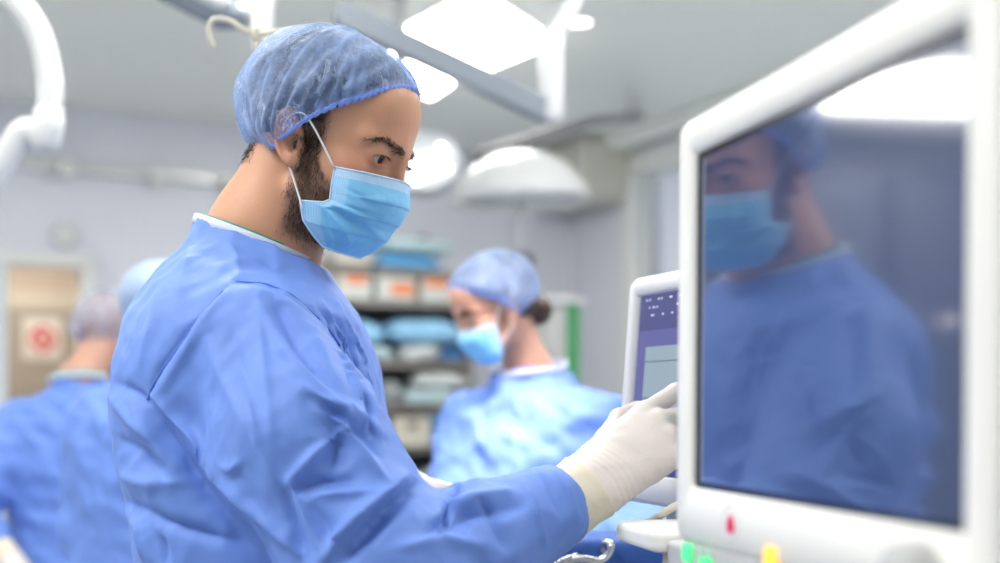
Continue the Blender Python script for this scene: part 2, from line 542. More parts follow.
def head_sdf(f, r0, u, fem=False):
    r = np.abs(r0)
    P = [f, r, u]
    jw = 0.88 if fem else 1.0
    d = ell(P, (-4, 0, 38), (99, 75, 78))
    d = smin(d, ell(P, (40, 0, -28), (54, 58 * jw, 66)), 26)
    d = smin(d, caps(P, (8, 49 * jw, -60), (56, 15, -96), 12 * jw, 14), 24)
    d = smin(d, ell(P, (66, 0, -97), (15, 20 * jw, 15)), 14)
    d = smin(d, ell(P, (58, 46, -24), (20, 12, 13)), 18)
    d = smin(d, caps(P, (90, 4, 14), (70, 48, 15), 8.5 if not fem else 6, 5), 18)
    d = smin(d, ell(P, (70, 0, 50), (20, 46, 34)), 20)
    d = smin(d, ell(P, (75, 0, -68), (21, 27, 26)), 16)
    d = smax(d, -ell(P, (101, 31, -1), (16, 18, 12)), 9)
    d = smin(d, caps(P, (93, 0, 4), (99, 0, -34), 7.5, 9.5), 10)
    d = smin(d, ell(P, (90, 12, -41), (11, 7, 8)), 7)
    d = smin(d, caps(P, (93, 0, -66), (84, 20, -71), 5, 3), 4)
    d = smin(d, caps(P, (91, 0, -77), (83, 18, -75), 6, 3), 4)
    # eyelids around the eyeball, opened by a lens
    lid = ell(P, (76, 31.5, 0), (14.6, 16.5, 14.2))
    lid = smax(lid, -ell(P, (96, 32.2, -4.2), (20, 16.0, 5.6)), 1.0)
    d = smin(d, lid, 5)
    d = smax(d, -ell(P, (75.6, 31.5, 0), (11.9, 11.9, 11.9)), 0.6)
    # ear
    eu = (u + 11) * 1.08; ef = (f + 6) * 1.04 + 0.28 * eu
    er = r - 72 + ef * 0.22
    E = [ef, er, eu]
    ear = ell(E, (0, 0, 0), (17, 5.0, 29))
    ear = smin(ear, ell(E, (4, 0, -26), (8, 5, 9)), 6)
    q = (np.sqrt((ef / 14.5) ** 2 + (eu / 26.5) ** 2) - 1) * 17
    hel = np.sqrt(q ** 2 + (er - 3) ** 2) - 3.4
    hel = np.where((ef > 6) & (eu < 4), np.maximum(hel, 2.0), hel)
    ear = smin(ear, hel, 3)
    ear = smax(ear, -ell(E, (4, 6, -5), (8, 7, 12)), 3)
    ear = smin(ear, ell(E, (13, 0, -6), (4.5, 5, 6)), 3)
    d = smin(d, ear, 5)
    return d

def build_body(H, name, neck, legs, parent, m, res=0.0014, fem=False, arms=(), neck_r=(0.056, 0.062), chestpts=()):
    """one continuous skin surface: head, neck, trunk, arms, legs"""
    c = H.C + 0.001 * (H.U * 0 + H.F * 5)
    R = 0.152 * H.k * 1000
    pts = np.array([c - R, c + R, *[p for L in legs for p in L], *[p for A in arms for p in A], *neck])
    lo = pts.min(0) - 0.10; hi = pts.max(0) + 0.10
    lo[2] = min(p[2] for L in legs for p in L) - 0.03 if legs else lo[2]
    ax = []
    for d in range(3):
        a, b = c[d] - R, c[d] + R
        segs = []
        if lo[d] < a: segs.append((lo[d], a, 0.014))
        segs.append((a, b, res))
        if hi[d] > b: segs.append((b, hi[d], 0.014))
        ax.append(axis(*segs))
    G = grid(ax)
    F = np.full(G[0].shape, 1.0, np.float32)
    nk = [H.out((-24, 0, -20))[0]] + list(neck)
    for a, b, ra, rb in zip(nk, nk[1:], (neck_r[0], neck_r[1], 0.075), (neck_r[1], 0.064, 0.12)):
        F = smin(F, caps(G, a, b, ra, rb), 0.03)
    for a, b, ra, rb in chestpts:
        F = smin(F, caps(G, a, b, ra, rb), 0.05)
    for L in legs:
        for a, b, ra, rb in zip(L, L[1:], (0.085, 0.055, 0.036), (0.058, 0.038, 0.03)):
            F = smin(F, caps(G, a, b, ra, rb), 0.02)
    for A in arms:
        for a, b, ra, rb in zip(A, A[1:], (0.05, 0.042, 0.03), (0.042, 0.03, 0.028)):
            F = smin(F, caps(G, a, b, ra, rb), 0.02)
    sl = tuple(slice(max(0, np.searchsorted(A, c[d] - R) - 1), np.searchsorted(A, c[d] + R) + 1) for d, A in enumerate(ax))
    sub = [g[sl] for g in G]
    h = head_sdf(*H.loc(sub), fem=fem) * np.float32(H.k)
    F[sl] = smin(F[sl], h, 0.014)
    V, Q = surfnet(F, ax)
    V = smooth(V, Q, 2, 0.45)
    return np_mesh(name, V, Q, m, parent), V, Q

# cap and hair share one parametrisation: rings from the edge line to the crown
EDGE = ([-120, -100, -60, -19, 23, 41, 60, 85, 110], [-54, -52, -37, -18, 23, 38, 54, 83, 98])
def crown_grid(nth, nv, off, edge_shift=0.0, edge_tab=EDGE, c=(-4, 0, 38), rad=(99, 75, 78)):
    """off(theta, v) -> offset in mm; v = 0 at the edge, 1 at the crown"""
    th = np.linspace(0, 2 * np.pi, nth, endpoint=False)
    psi = np.linspace(0.05, np.pi * 0.85, 400)
    P = np.zeros((nv, nth, 3))
    for i, t in enumerate(th):
        a, b, cc = [x + 8 for x in rad]
        f = c[0] + a * np.cos(t) * np.sin(psi); u = c[2] + cc * np.cos(psi)
        e = np.interp(f, edge_tab[0], edge_tab[1]) + edge_shift
        k = np.argmax(u < e) if (u < e).any() else len(psi) - 1
        pe = psi[k]
        v = np.linspace(0, 1, nv)
        ps = pe * (1 - v)
        o = off(np.full(nv, t), v)
        P[:, i, 0] = c[0] + (rad[0] + o) * np.cos(t) * np.sin(ps)
        P[:, i, 1] = c[1] + (rad[1] + o) * np.sin(t) * np.sin(ps)
        P[:, i, 2] = c[2] + (rad[2] + o) * np.cos(ps)
    return P

def ring_faces(nv, nth):
    i, j = np.meshgrid(np.arange(nv - 1), np.arange(nth), indexing='ij')
    a = i * nth + j; b = i * nth + (j + 1) % nth
    return np.stack([a.ravel(), b.ravel(), (b + nth).ravel(), (a + nth).ravel()], 1)

def solidify(o, t, off=0.0):
    md = o.modifiers.new('thickness', 'SOLIDIFY'); md.thickness = t; md.offset = off

def make_cap(H, parent, m, mband, bulge, nth=420, nv=46, seed=3, tuft=None):
    rs = np.random.RandomState(seed)
    fr = [(rs.randint(18, 34), rs.rand() * 6.28, rs.rand()) for _ in range(4)]
    plt_ = lambda t, v: sum((1 - 2 * np.abs(np.sin(n * t + ph + 1.2 * w * v))) * (0.7 + w) for n, ph, w in fr) / 3.0
    fan = lambda t, v: (1 - 2 * np.abs(np.sin(9.0 * np.arctan2(((t + np.pi) % (2 * np.pi)) - np.pi - 1.72, 0.12 + 1.5 * v) + 0.6)))
    def off(t, v):
        env = np.minimum(1, (v / 0.12)) ** 0.6
        b = bulge(t) * env * (1 - 0.50 * v) + 4.0
        dd = np.arccos(np.clip(np.cos(np.abs(((t + np.pi) % (2 * np.pi)) - np.pi) - 1.72), -1, 1))
        b = b + 15.0 * np.exp(-(dd / 0.30) ** 2) * np.exp(-(v / 0.30) ** 2)
        b = b + plt_(t, v) * (0.6 + 1.8 * np.exp(-((v - 0.16) / 0.18) ** 2)) * np.clip(1 - v * 1.05, 0, 1)
        b = b + 2.6 * fan(t, v) * np.clip(v * 5, 0, 1) * np.clip(1.1 - v, 0, 1) * np.clip(1 - (dd / 1.25) ** 2, 0, 1)
        x = np.cos(3 * t + 9 * v + seed) * np.sin(7 * v + 2 * t)
        b = b + 1.6 * x * np.sin(np.pi * np.clip(v, 0, 1)) * (0.4 + 0.6 * (1 - np.cos(t)) / 2)
        return b
    P = crown_grid(nth, nv, off)
    V = H.out(P.reshape(-1, 3))
    o = np_mesh('bouffant_cap', V, ring_faces(nv, nth), m, parent)
    pa = np.zeros((nv, nth)); pa[:] = np.linspace(0, 1, nv)[:, None]
    set_attr(o, 'rise', pa.ravel())
    ta = np.zeros((nv, nth)); ta[:] = np.cos(np.linspace(0, 2 * np.pi, nth, endpoint=False))[None]
    set_attr(o, 'front', ta.ravel())
    vv, tt_ = np.meshgrid(np.linspace(0, 1, nv), np.linspace(0, 2 * np.pi, nth, endpoint=False), indexing='ij')
    set_attr(o, 'gather', (0.55 * plt_(tt_, vv) * np.clip(1 - vv, 0, 1) + 0.6 * fan(tt_, vv) * np.clip(1.1 - vv, 0, 1) * (np.cos(tt_ - 1.72) > 0.3)).ravel())
    # scalloped elastic edge
    B = []
    th = np.linspace(0, 2 * np.pi, nth * 3, endpoint=False)
    base = P[0]; prev = P[1]
    idx = np.arange(nth * 3) / 3.0
    i0 = np.floor(idx).astype(int) % nth; i1 = (i0 + 1) % nth; w = (idx - np.floor(idx))[:, None]
    e0 = base[i0] * (1 - w) + base[i1] * w
    cen = np.array([-4, 0, 30.0]); outw = (e0 - cen); outw[:, 2] = 0; outw /= np.linalg.norm(outw, axis=1, keepdims=True)
    sc = np.abs(np.sin(th * 46))[:, None]
    rows = [e0 + outw * 1.0 + np.array([0, 0, 4.5]) - outw * 0.4,
            e0 + outw * (2.0 + 1.8 * sc) + np.array([0, 0, 2.0]),
            e0 + outw * (1.2 + 1.0 * sc) + np.array([0, 0, -2.4]) - np.array([0, 0, 1.0]) * 2.2 * sc,
            e0 - outw * 2.0 + np.array([0, 0, -1.5])]
    R = np.stack(rows)
    np_mesh('elastic_band', H.out(R.reshape(-1, 3)), ring_faces(4, nth * 3), mband, o)
    return o

MASK_T = [0, .2, .4, .47, .56, .75, .9, 1]
MASK_C = [(107, -18), (113.5, -40), (112, -57), (109.5, -63), (106, -70), (98, -87), (87, -103), (73, -114)]
MASK_S = [(51, 63, -27), (54, 64, -46), (57, 63, -62), (51, 64.5, -67), (25, 66.5, -73), (33, 62, -92), (45, 54, -104), (57, 46, -113)]
MASK_S2 = [(43, 63, -25), (45, 64, -44), (46, 63, -58), (46, 63, -64), (46, 62, -70), (47, 59, -92), (51, 52, -106), (57, 44, -114)]
def make_mask(H, parent, m, medge, loop_m, folded=True, nt=90, ns=121, fold_amp=1.0):
    t = np.linspace(0, 1, nt)
    sm_ = lambda y: np.interp(t, MASK_T, y)
    pc = np.stack([cspl(t, MASK_T, [p[i] for p in MASK_C]) for i in range(2)], 1).astype(float)
    S = np.linspace(-1, 1, ns)
    P = np.zeros((nt, ns, 3))
    for sgn in (-1, 1):
        tab = MASK_S if (folded and sgn > 0) else MASK_S2
        ps = np.stack([sm_([p[i] for p in tab]) for i in range(3)], 1)
        for j, s in enumerate(S):
            if (s < 0) == (sgn > 0) and s != 0:
                continue
            a = abs(s)
            ang = a * np.pi / 2
            cr = np.sin(ang) ** 0.9; cf = np.cos(ang) ** 0.78
            P[:, j, 0] = ps[:, 0] + (pc[:, 0] - ps[:, 0]) * cf
            P[:, j, 1] = sgn * ps[:, 1] * cr
            P[:, j, 2] = pc[:, 1] + (ps[:, 2] - pc[:, 1]) * a ** 1.35
    # folds: three shallow pleats and creases fanning out of the side tuck
    Tg, Sg = np.meshgrid(t, S, indexing='ij')
    n = np.zeros_like(P)
    n[..., 0] = np.cos(Sg * 1.25); n[..., 1] = np.sin(Sg * 1.25); n[..., 2] = -0.45 * (Tg - 0.25)
    D = np.zeros_like(Tg)
    for tp in (0.245, 0.50, 0.73):
        x = (Tg - tp - 0.035 * np.abs(Sg)) / 0.05
        D += 1.3 * np.where(x < 0, np.exp(-(x / 1.6) ** 2), np.exp(-(x / 0.30) ** 2)) * np.clip(1.15 - np.abs(Sg) ** 4, 0.1, 1)
    def crease(s0, t0, s1, t1, w, amp):
        d = np.array([s1 - s0, (t1 - t0)]); L = np.linalg.norm(d); d /= L
        a = (Sg - s0) * d[0] + (Tg - t0) * d[1]
        q = -(Sg - s0) * d[1] + (Tg - t0) * d[0]
        k = np.clip(a / L, 0, 1)
        return amp * np.exp(-(q / (w * (0.4 + k))) ** 2) * np.clip(1 - np.abs(a / L - 0.5) * 1.6, 0, 1)
    for c in ((0.95, .46, .45, .86, .045, 2.8), (0.95, .47, .25, .72, .04, -2.4), (0.95, .45, .1, .60, .05, 2.4), (0.9, .42, .3, .50, .04, -2.0),
              (0.92, .5, .62, .93, .04, -2.2), (0.8, .3, .2, .22, .05, 1.6), (.35, .62, -.2, .8, .06, 1.6), (.9, .2, .5, .33, .05, -1.4)):
        D += 1.5 * fold_amp * crease(*c)
    P += n * D[..., None] * np.clip(1.05 - np.abs(Sg) ** 6, 0, 1)[..., None]
    V = H.out(P.reshape(-1, 3))
    i, j = np.meshgrid(np.arange(nt - 1), np.arange(ns - 1), indexing='ij')
    a = (i * ns + j).ravel()
    o = np_mesh('face_mask', V, np.stack([a, a + ns, a + ns + 1, a + 1], 1), m, parent)
    set_attr(o, 'down', Tg.ravel()); set_attr(o, 'side', np.abs(Sg).ravel())
    solidify(o, 0.0012, 1.0)
    # bound edges: top wire strip, bottom strip, sides
    def strip(pts, w, name):
        b = bmesh.new(); add_tube(b, [Vector(p) for p in H.out(np.array(pts))], w, 8); bm_obj(name, b, medge, o, True)
    strip(P[0, :], 0.0011, 'edge_binding'); strip(P[-1, :], 0.0011, 'edge_binding')
    strip(P[:, 0], 0.0011, 'edge_binding'); strip(P[:, -1], 0.0011, 'edge_binding')
    # ear loops
    for sgn, j in ((1, ns - 1), (-1, 0)):
        top = P[1, j]; bot = P[int(nt * 0.60), j]
        pts = curve_pts([top + (0, sgn * 1.0, 0), (22, sgn * 76.5, 4), (4, sgn * 80, 16), (-12, sgn * 78.5, 6), (-11, sgn * 76.0, -18),
                         (0, sgn * 74.5, -37), (10, sgn * 71.0, -50), bot + (4, sgn * 2.2, -2)], 8)
        b = bmesh.new(); add_tube(b, [Vector(H.out(p)[0]) for p in pts], 0.00115, 8); bm_obj('ear_loop', b, loop_m, o, True)
    return o

def strands(name, roots, dirs, length, width, m, parent, seed=1, bend=0.3, bend_dir=(0, 0, -1), jit=0.28):
    rs = np.random.RandomState(seed)
    n = len(roots)
    L = length * (0.55 + 0.8 * rs.rand(n))[:, None]
    d = dirs + rs.randn(n, 3) * jit; d /= np.linalg.norm(d, axis=1, keepdims=True)
    side = np.cross(d, rs.randn(n, 3)); side /= np.linalg.norm(side, axis=1, keepdims=True)
    w = side * width * 0.5
    mid = roots + d * L * 0.55
    tip = roots + d * L + np.array(bend_dir) * bend * L
    V = np.concatenate([roots - w, roots + w, mid + w * 0.8, mid - w * 0.8, tip + w * .15, tip - w * .15])
    k = np.arange(n)
    F = np.concatenate([np.stack([k, k + n, k + 2 * n, k + 3 * n], 1), np.stack([k + 3 * n, k + 2 * n, k + 4 * n, k + 5 * n], 1)])
    return np_mesh(name, V, F, m, parent)

def pick(V, Q, w, n, seed=0):
    """n random points on the faces, weighted by a per-vertex density w; returns points and face normals"""
    rs = np.random.RandomState(seed)
    nn = np.cross(V[Q[:, 2]] - V[Q[:, 0]], V[Q[:, 3]] - V[Q[:, 1]])
    A = np.linalg.norm(nn, axis=1) * w[Q].mean(1)
    fi = rs.choice(len(Q), n, p=A / A.sum())
    a, b = rs.rand(n, 1), rs.rand(n, 1)
    q = Q[fi]
    p = (V[q[:, 0]] * (1 - a) + V[q[:, 1]] * a) * (1 - b) + (V[q[:, 3]] * (1 - a) + V[q[:, 2]] * a) * b
    return p, nn[fi] / (np.linalg.norm(nn[fi], axis=1, keepdims=True) + 1e-12)

def make_eyes(H, parent, gaze=(1, 0, -0.25), seg=32):
    for sgn, nm in ((1, 'eye'), (-1, 'eye')):
        c = np.array([75.6, sgn * 31.5, 0.0])
        g = np.array(gaze, float); g /= np.linalg.norm(g)
        z = Vector(H.F * g[0] + H.R * g[1] + H.U * g[2]); x = z.orthogonal().normalized(); y = z.cross(x)
        mt = frame_matrix(H.out(c)[0], x, y, z)
        k = H.k
        b = bmesh.new()
        add_lathe(b, [(11.8 * math.sin(a) * k, 11.8 * math.cos(a) * k) for a in [0.50 + i * (math.pi - 0.50) / 14 for i in range(15)]], mt, seg)
        e = bm_obj(nm, b, M['sclera'], parent, True)
        b = bmesh.new()
        add_lathe(b, [(11.85 * math.sin(a) * k, 11.85 * math.cos(a) * k) for a in (0.2, 0.3, 0.4, 0.52)], mt, seg)
        bm_obj('iris', b, M['iris'], e, True)
        b = bmesh.new(); add_lathe(b, [(0, 11.7 * k), (11.75 * math.sin(0.21) * k, 11.75 * math.cos(0.21) * k)], mt, seg)
        bm_obj('pupil', b, M['pupil'], e, True)

# ------------------------------------------------------------------ hands in latex gloves
def make_glove(name, wrist, d, n, thumb_sign, curls, m, parent, res=0.0016, cuff=0.062, spread=0.05, cuff_r=(0.036, 0.040), thumb_in=0.0, scale=1.0):
    """d: towards the fingers, n: out of the back of the hand; thumb on the +y side when thumb_sign is 1"""
    d = np.array(d, float); d /= np.linalg.norm(d)
    n = np.array(n, float); n -= d * (n @ d); n /= np.linalg.norm(n)
    y = np.cross(n, d) * thumb_sign
    lo, hi = (-0.11, -0.075, -0.085), (0.20, 0.085, 0.05)
    ax = [axis((lo[i], hi[i], res)) for i in range(3)]
    G = grid(ax)
    F = np.full(G[0].shape, 1.0, np.float32)
    K = [(0.094, 0.029, 0.0), (0.097, 0.009, 0.003), (0.091, -0.011, 0.002), (0.081, -0.029, -0.002)]
    for (kx, ky, kz), rr in zip(K, (0.0125, 0.013, 0.0125, 0.0115)):
        F = smin(F, caps(G, (0.004, ky * 0.62, -0.002), (kx - .004, ky, kz - .001), 0.0165, rr), 0.014)
    F = smin(F, ell(G, (0.045, 0.004, -0.007), (0.047, 0.034, 0.015)), 0.012)
    F = smin(F, caps(G, (0.014, 0.020, -0.010), (0.050, 0.034, -0.015), 0.016, 0.013), 0.014)
    F = smin(F, caps(G, (-0.03, 0, 0), (0.012, 0, 0), 0.0265, 0.0255, (1, 0.95, 1.2)), 0.018)
    lens = [(0.047, 0.027, 0.022), (0.051, 0.031, 0.023), (0.047, 0.029, 0.022), (0.036, 0.021, 0.019)]
    rad = [0.0098, 0.0100, 0.0094, 0.0083]
    FING = np.full(G[0].shape, 1.0, np.float32)
    for i, ((kx, ky, kz), L, r, cu) in enumerate(zip(K, lens, rad, curls)):
        p = np.array([kx, ky, kz]); ang = 0.0
        sp = (1.5 - i) * spread
        f = None
        for j in range(3):
            ang += cu[j]
            q = p + L[j] * np.array([math.cos(ang) * math.cos(sp), math.cos(ang) * math.sin(sp), -math.sin(ang)])
            c = caps(G, p, q, r * (1.06 - 0.10 * j), r * (0.98 - 0.12 * j))
            f = c if f is None else smin(f, c, 0.004)
            p = q
        FING = np.minimum(FING, f)
    F = smin(F, FING, 0.006)
    t0 = np.array([0.046, 0.036, -0.014]); t1 = t0 + np.array([0.036, 0.020 - thumb_in, -0.016]); t2 = t1 + np.array([0.027, 0.002 - thumb_in, -0.010])
    th = smin(caps(G, t0, t1, 0.0125, 0.0108), caps(G, t1, t2, 0.0108, 0.0088), 0.004)
    F = smin(F, th, 0.008)
    # loose cuff with a rolled rim
    cu = caps(G, (-cuff, 0, 0), (-0.012, 0, 0), cuff_r[1], cuff_r[0] * 0.80, (1, 0.98, 1.12))
    cu = smax(cu, -(G[0] + cuff), 0.004)
    F = smin(F, cu, 0.016)
    V, Q = surfnet(F, ax)
    V = smooth(V, Q, 3, 0.5)
    N = normals(V, Q)
    x = V[:, 0]
    # wrinkles across the wrist, tendons over the back, small latex creases
    wr = np.exp(-((x - 0.016) / 0.016) ** 2)
    V = V + N * (0.00035 * wr * np.sin(x * 900 + 2.2 * np.sin(V[:, 1] * 90)))[:, None]
    V = V + N * (0.0006 * waves(V, 120, 5, ridged=True) * np.clip((0.10 - x) / 0.05, 0.25, 1))[:, None]
    V = V + N * (0.0014 * np.clip((-0.004 - x) / 0.003, 0, 1))[:, None]
    rim = np.exp(-((x + cuff - 0.003) / 0.0022) ** 2)
    V = V + N * (0.0012 * rim)[:, None]
    Wd = np.array(wrist) + scale * (V[:, :1] * d + V[:, 1:2] * y + V[:, 2:3] * n)
    cuffw = np.clip((-0.004 - x) / 0.003, 0, 1)
    if thumb_sign < 0 :
        Q = Q[:, ::-1]
    o = np_mesh(name, Wd, Q, m, parent)
    set_attr(o, 'cuff', cuffw)
    return o
# ------------------------------------------------------------------ materials of people and clothing
def nodes(m):
    nt = m.node_tree
    return nt, nt.nodes, nt.links, nt.nodes['Principled BSDF']

def attr(nt, name):
    a = nt.nodes.new('ShaderNodeAttribute'); a.attribute_name = name
    return a.outputs['Fac']

def mixc(nt, fac, a, b):
    r = nt.nodes.new('ShaderNodeMix'); r.data_type = 'RGBA'
    for s, v in ((0, fac), (6, a), (7, b)):
        if hasattr(v, 'is_output') or isinstance(v, bpy.types.NodeSocket):
            nt.links.new(v, r.inputs[s])
        else:
            r.inputs[s].default_value = (*v, 1) if isinstance(v, tuple) else v
    return r.outputs[2]

def noise(nt, scale, detail=3.0, rough=0.55, dist=0.0, coord='Object', stretch=None):
    tc = nt.nodes.new('ShaderNodeTexCoord')
    n = nt.nodes.new('ShaderNodeTexNoise')
    n.inputs['Scale'].default_value = scale; n.inputs['Detail'].default_value = detail
    n.inputs['Roughness'].default_value = rough; n.inputs['Distortion'].default_value = dist
    src = tc.outputs[coord]
    if stretch:
        mp = nt.nodes.new('ShaderNodeMapping'); mp.inputs['Scale'].default_value = stretch
        nt.links.new(src, mp.inputs['Vector']); src = mp.outputs['Vector']
    nt.links.new(src, n.inputs['Vector'])
    return n.outputs['Fac']

def ramp(nt, fac, stops):
    r = nt.nodes.new('ShaderNodeValToRGB')
    el = r.color_ramp.elements
    while len(el) < len(stops): el.new(0.5)
    for e, (p, c) in zip(el, stops):
        e.position = p; e.color = (*c, 1) if len(c) == 3 else c
    nt.links.new(fac, r.inputs[0])
    return r.outputs[0]

def math_n(nt, op, a, b=None, clamp=False):
    n = nt.nodes.new('ShaderNodeMath'); n.operation = op; n.use_clamp = clamp
    for i, v in enumerate((a, b)):
        if v is None: continue
        if isinstance(v, (int, float)): n.inputs[i].default_value = v
        else: nt.links.new(v, n.inputs[i])
    return n.outputs[0]

def bump(nt, h, strength, dist):
    b = nt.nodes.new('ShaderNodeBump'); b.inputs['Strength'].default_value = strength; b.inputs['Distance'].default_value = dist
    nt.links.new(h, b.inputs['Height'])
    return b

def skin_mat(name, base, dark, red):
    m = mat(name, base, 0.47, sss=0.22, spec=0.4)
    nt, N, L, b = nodes(m)
    n1 = noise(nt, 45, 4); n2 = noise(nt, 420, 3)
    c = mixc(nt, math_n(nt, 'MULTIPLY', n1, 0.55), base, tuple(x * y for x, y in zip(base, (0.86, 0.74, 0.70))))
    c = mixc(nt, attr(nt, 'flush'), c, red)
    c = mixc(nt, attr(nt, 'stubble'), c, dark)
    L.new(c, b.inputs['Base Color'])
    bp = bump(nt, n2, 0.28, 0.0012)
    L.new(bp.outputs[0], b.inputs['Normal'])
    return m
M['skin'] = skin_mat('skin', (0.63, 0.34, 0.21), (0.085, 0.055, 0.045), (0.48, 0.16, 0.11))
M['skin_fair'] = skin_mat('skin_fair', (0.62, 0.36, 0.26), (0.10, 0.07, 0.05), (0.55, 0.2, 0.15))
M['hair'] = mat('dark_hair', (0.018, 0.013, 0.011), 0.42, var=0.3, scale=200)
M['beard'] = mat('beard_hair', (0.060, 0.037, 0.025), 0.5, var=0.3, scale=200)
M['brown_hair'] = mat('brown_hair', (0.050, 0.022, 0.013), 0.42, var=0.3, scale=90)
M['fair_hair'] = mat('cropped_fair_hair', (0.52, 0.32, 0.23), 0.5, var=0.2, scale=90)
M['sclera'] = mat('eye_white', (0.55, 0.50, 0.48), 0.15, sss=0.1)
M['iris'] = mat('iris_brown', (0.035, 0.017, 0.010), 0.08, var=0.4, scale=900)
M['pupil'] = mat('pupil_black', (0.004, 0.004, 0.004), 0.1)

def gown_mat(name, col, col2):
    m = mat(name, col, 0.58, spec=0.32, sheen=0.05)
    nt, N, L, b = nodes(m)
    n1 = noise(nt, 7, 3)
    L.new(mixc(nt, n1, col, col2), b.inputs['Base Color'])
    # crumpled paper-like fabric: folded facets, then the fine bonded fibre grain
    tc = nt.nodes.new('ShaderNodeTexCoord')
    wn = nt.nodes.new('ShaderNodeTexNoise'); wn.inputs['Scale'].default_value = 9.0
    L.new(tc.outputs['Object'], wn.inputs['Vector'])
    add = nt.nodes.new('ShaderNodeMixRGB'); add.blend_type = 'ADD'; add.inputs[0].default_value = 0.07
    L.new(tc.outputs['Object'], add.inputs[1]); L.new(wn.outputs['Color'], add.inputs[2])
    v = nt.nodes.new('ShaderNodeTexVoronoi'); v.inputs['Scale'].default_value = 17.0; v.feature = 'SMOOTH_F1'; v.inputs['Smoothness'].default_value = 0.25
    L.new(add.outputs[0], v.inputs['Vector'])
    b1 = bump(nt, v.outputs['Distance'], 0.42, 0.010)
    b2 = bump(nt, noise(nt, 55, 3), 0.22, 0.0030); L.new(b1.outputs[0], b2.inputs['Normal'])
    b3 = bump(nt, noise(nt, 900, 2), 0.20, 0.0006); L.new(b2.outputs[0], b3.inputs['Normal'])
    L.new(b3.outputs[0], b.inputs['Normal'])
    return m
M['gown'] = gown_mat('blue_gown_fabric', (0.130, 0.245, 0.655), (0.165, 0.292, 0.72))
M['gown_seam'] = mat('blue_gown_binding', (0.10, 0.20, 0.62), 0.6)
M['binding_white'] = mat('white_neck_binding', (0.66, 0.72, 0.86), 0.7, bump=0.3, bscale=700)
M['scrub_green'] = mat('green_scrub_cotton', (0.01, 0.30, 0.22), 0.75, bump=0.3, bscale=500)
M['trousers'] = mat('scrub_trousers_cotton', (0.03, 0.22, 0.20), 0.8, bump=0.2, bscale=300)
M['clog'] = mat('white_clog_rubber', (0.6, 0.6, 0.6), 0.4)
M['latex'] = mat('white_latex', (0.74, 0.67, 0.62), 0.42, sss=0.12, var=0.05, scale=26, bump=0.12, bscale=420)
_nt, _N, _L, _b = nodes(M['latex'])
_prev = _b.inputs['Base Color'].links[0].from_socket
_L.new(mixc(_nt, attr(_nt, 'cuff'), _prev, (0.74, 0.68, 0.52)), _b.inputs['Base Color'])

def mask_mat():
    m = mat('blue_mask_fabric', (0.20, 0.55, 0.85), 0.6, spec=0.3, sheen=0.1)
    nt, N, L, b = nodes(m)
    dn, sd = attr(nt, 'down'), attr(nt, 'side')
    # welded white wire strip along the top, paler side bands with a dotted weld
    top = ramp(nt, dn, [(0.0, (1, 1, 1)), (0.085, (1, 1, 1)), (0.10, (0, 0, 0)), (1.0, (0, 0, 0))])
    side = ramp(nt, sd, [(0.0, (0, 0, 0)), (0.84, (0, 0, 0)), (0.865, (1, 1, 1)), (1.0, (1, 1, 1))])
    n1 = noise(nt, 60, 4)
    c = mixc(nt, n1, (0.17, 0.50, 0.82), (0.25, 0.60, 0.88))
    c = mixc(nt, math_n(nt, 'MULTIPLY', side, 0.32), c, (0.62, 0.78, 0.92))
    c = mixc(nt, math_n(nt, 'MULTIPLY', top, 0.62), c, (0.62, 0.74, 0.90))
    def dots(src, fr):
        return math_n(nt, 'GREATER_THAN', math_n(nt, 'SINE', math_n(nt, 'MULTIPLY', src, fr)), 0.15)
    weld = math_n(nt, 'MULTIPLY', math_n(nt, 'MULTIPLY', dots(dn, 360.0), dots(sd, 290.0)), math_n(nt, 'MAXIMUM', top, side))
    c = mixc(nt, math_n(nt, 'MULTIPLY', weld, 0.5), c, (0.10, 0.30, 0.62))
    L.new(c, b.inputs['Base Color'])
    b1 = bump(nt, noise(nt, 34, 3, dist=0.6), 0.35, 0.004)
    b2 = bump(nt, noise(nt, 1100, 2), 0.25, 0.0005); L.new(b1.outputs[0], b2.inputs['Normal'])
    L.new(b2.outputs[0], b.inputs['Normal'])
    return m
M['mask'] = mask_mat()
M['mask_edge'] = mat('mask_edge_binding', (0.50, 0.70, 0.90), 0.6)
M['loop'] = mat('white_elastic', (0.80, 0.80, 0.82), 0.6)

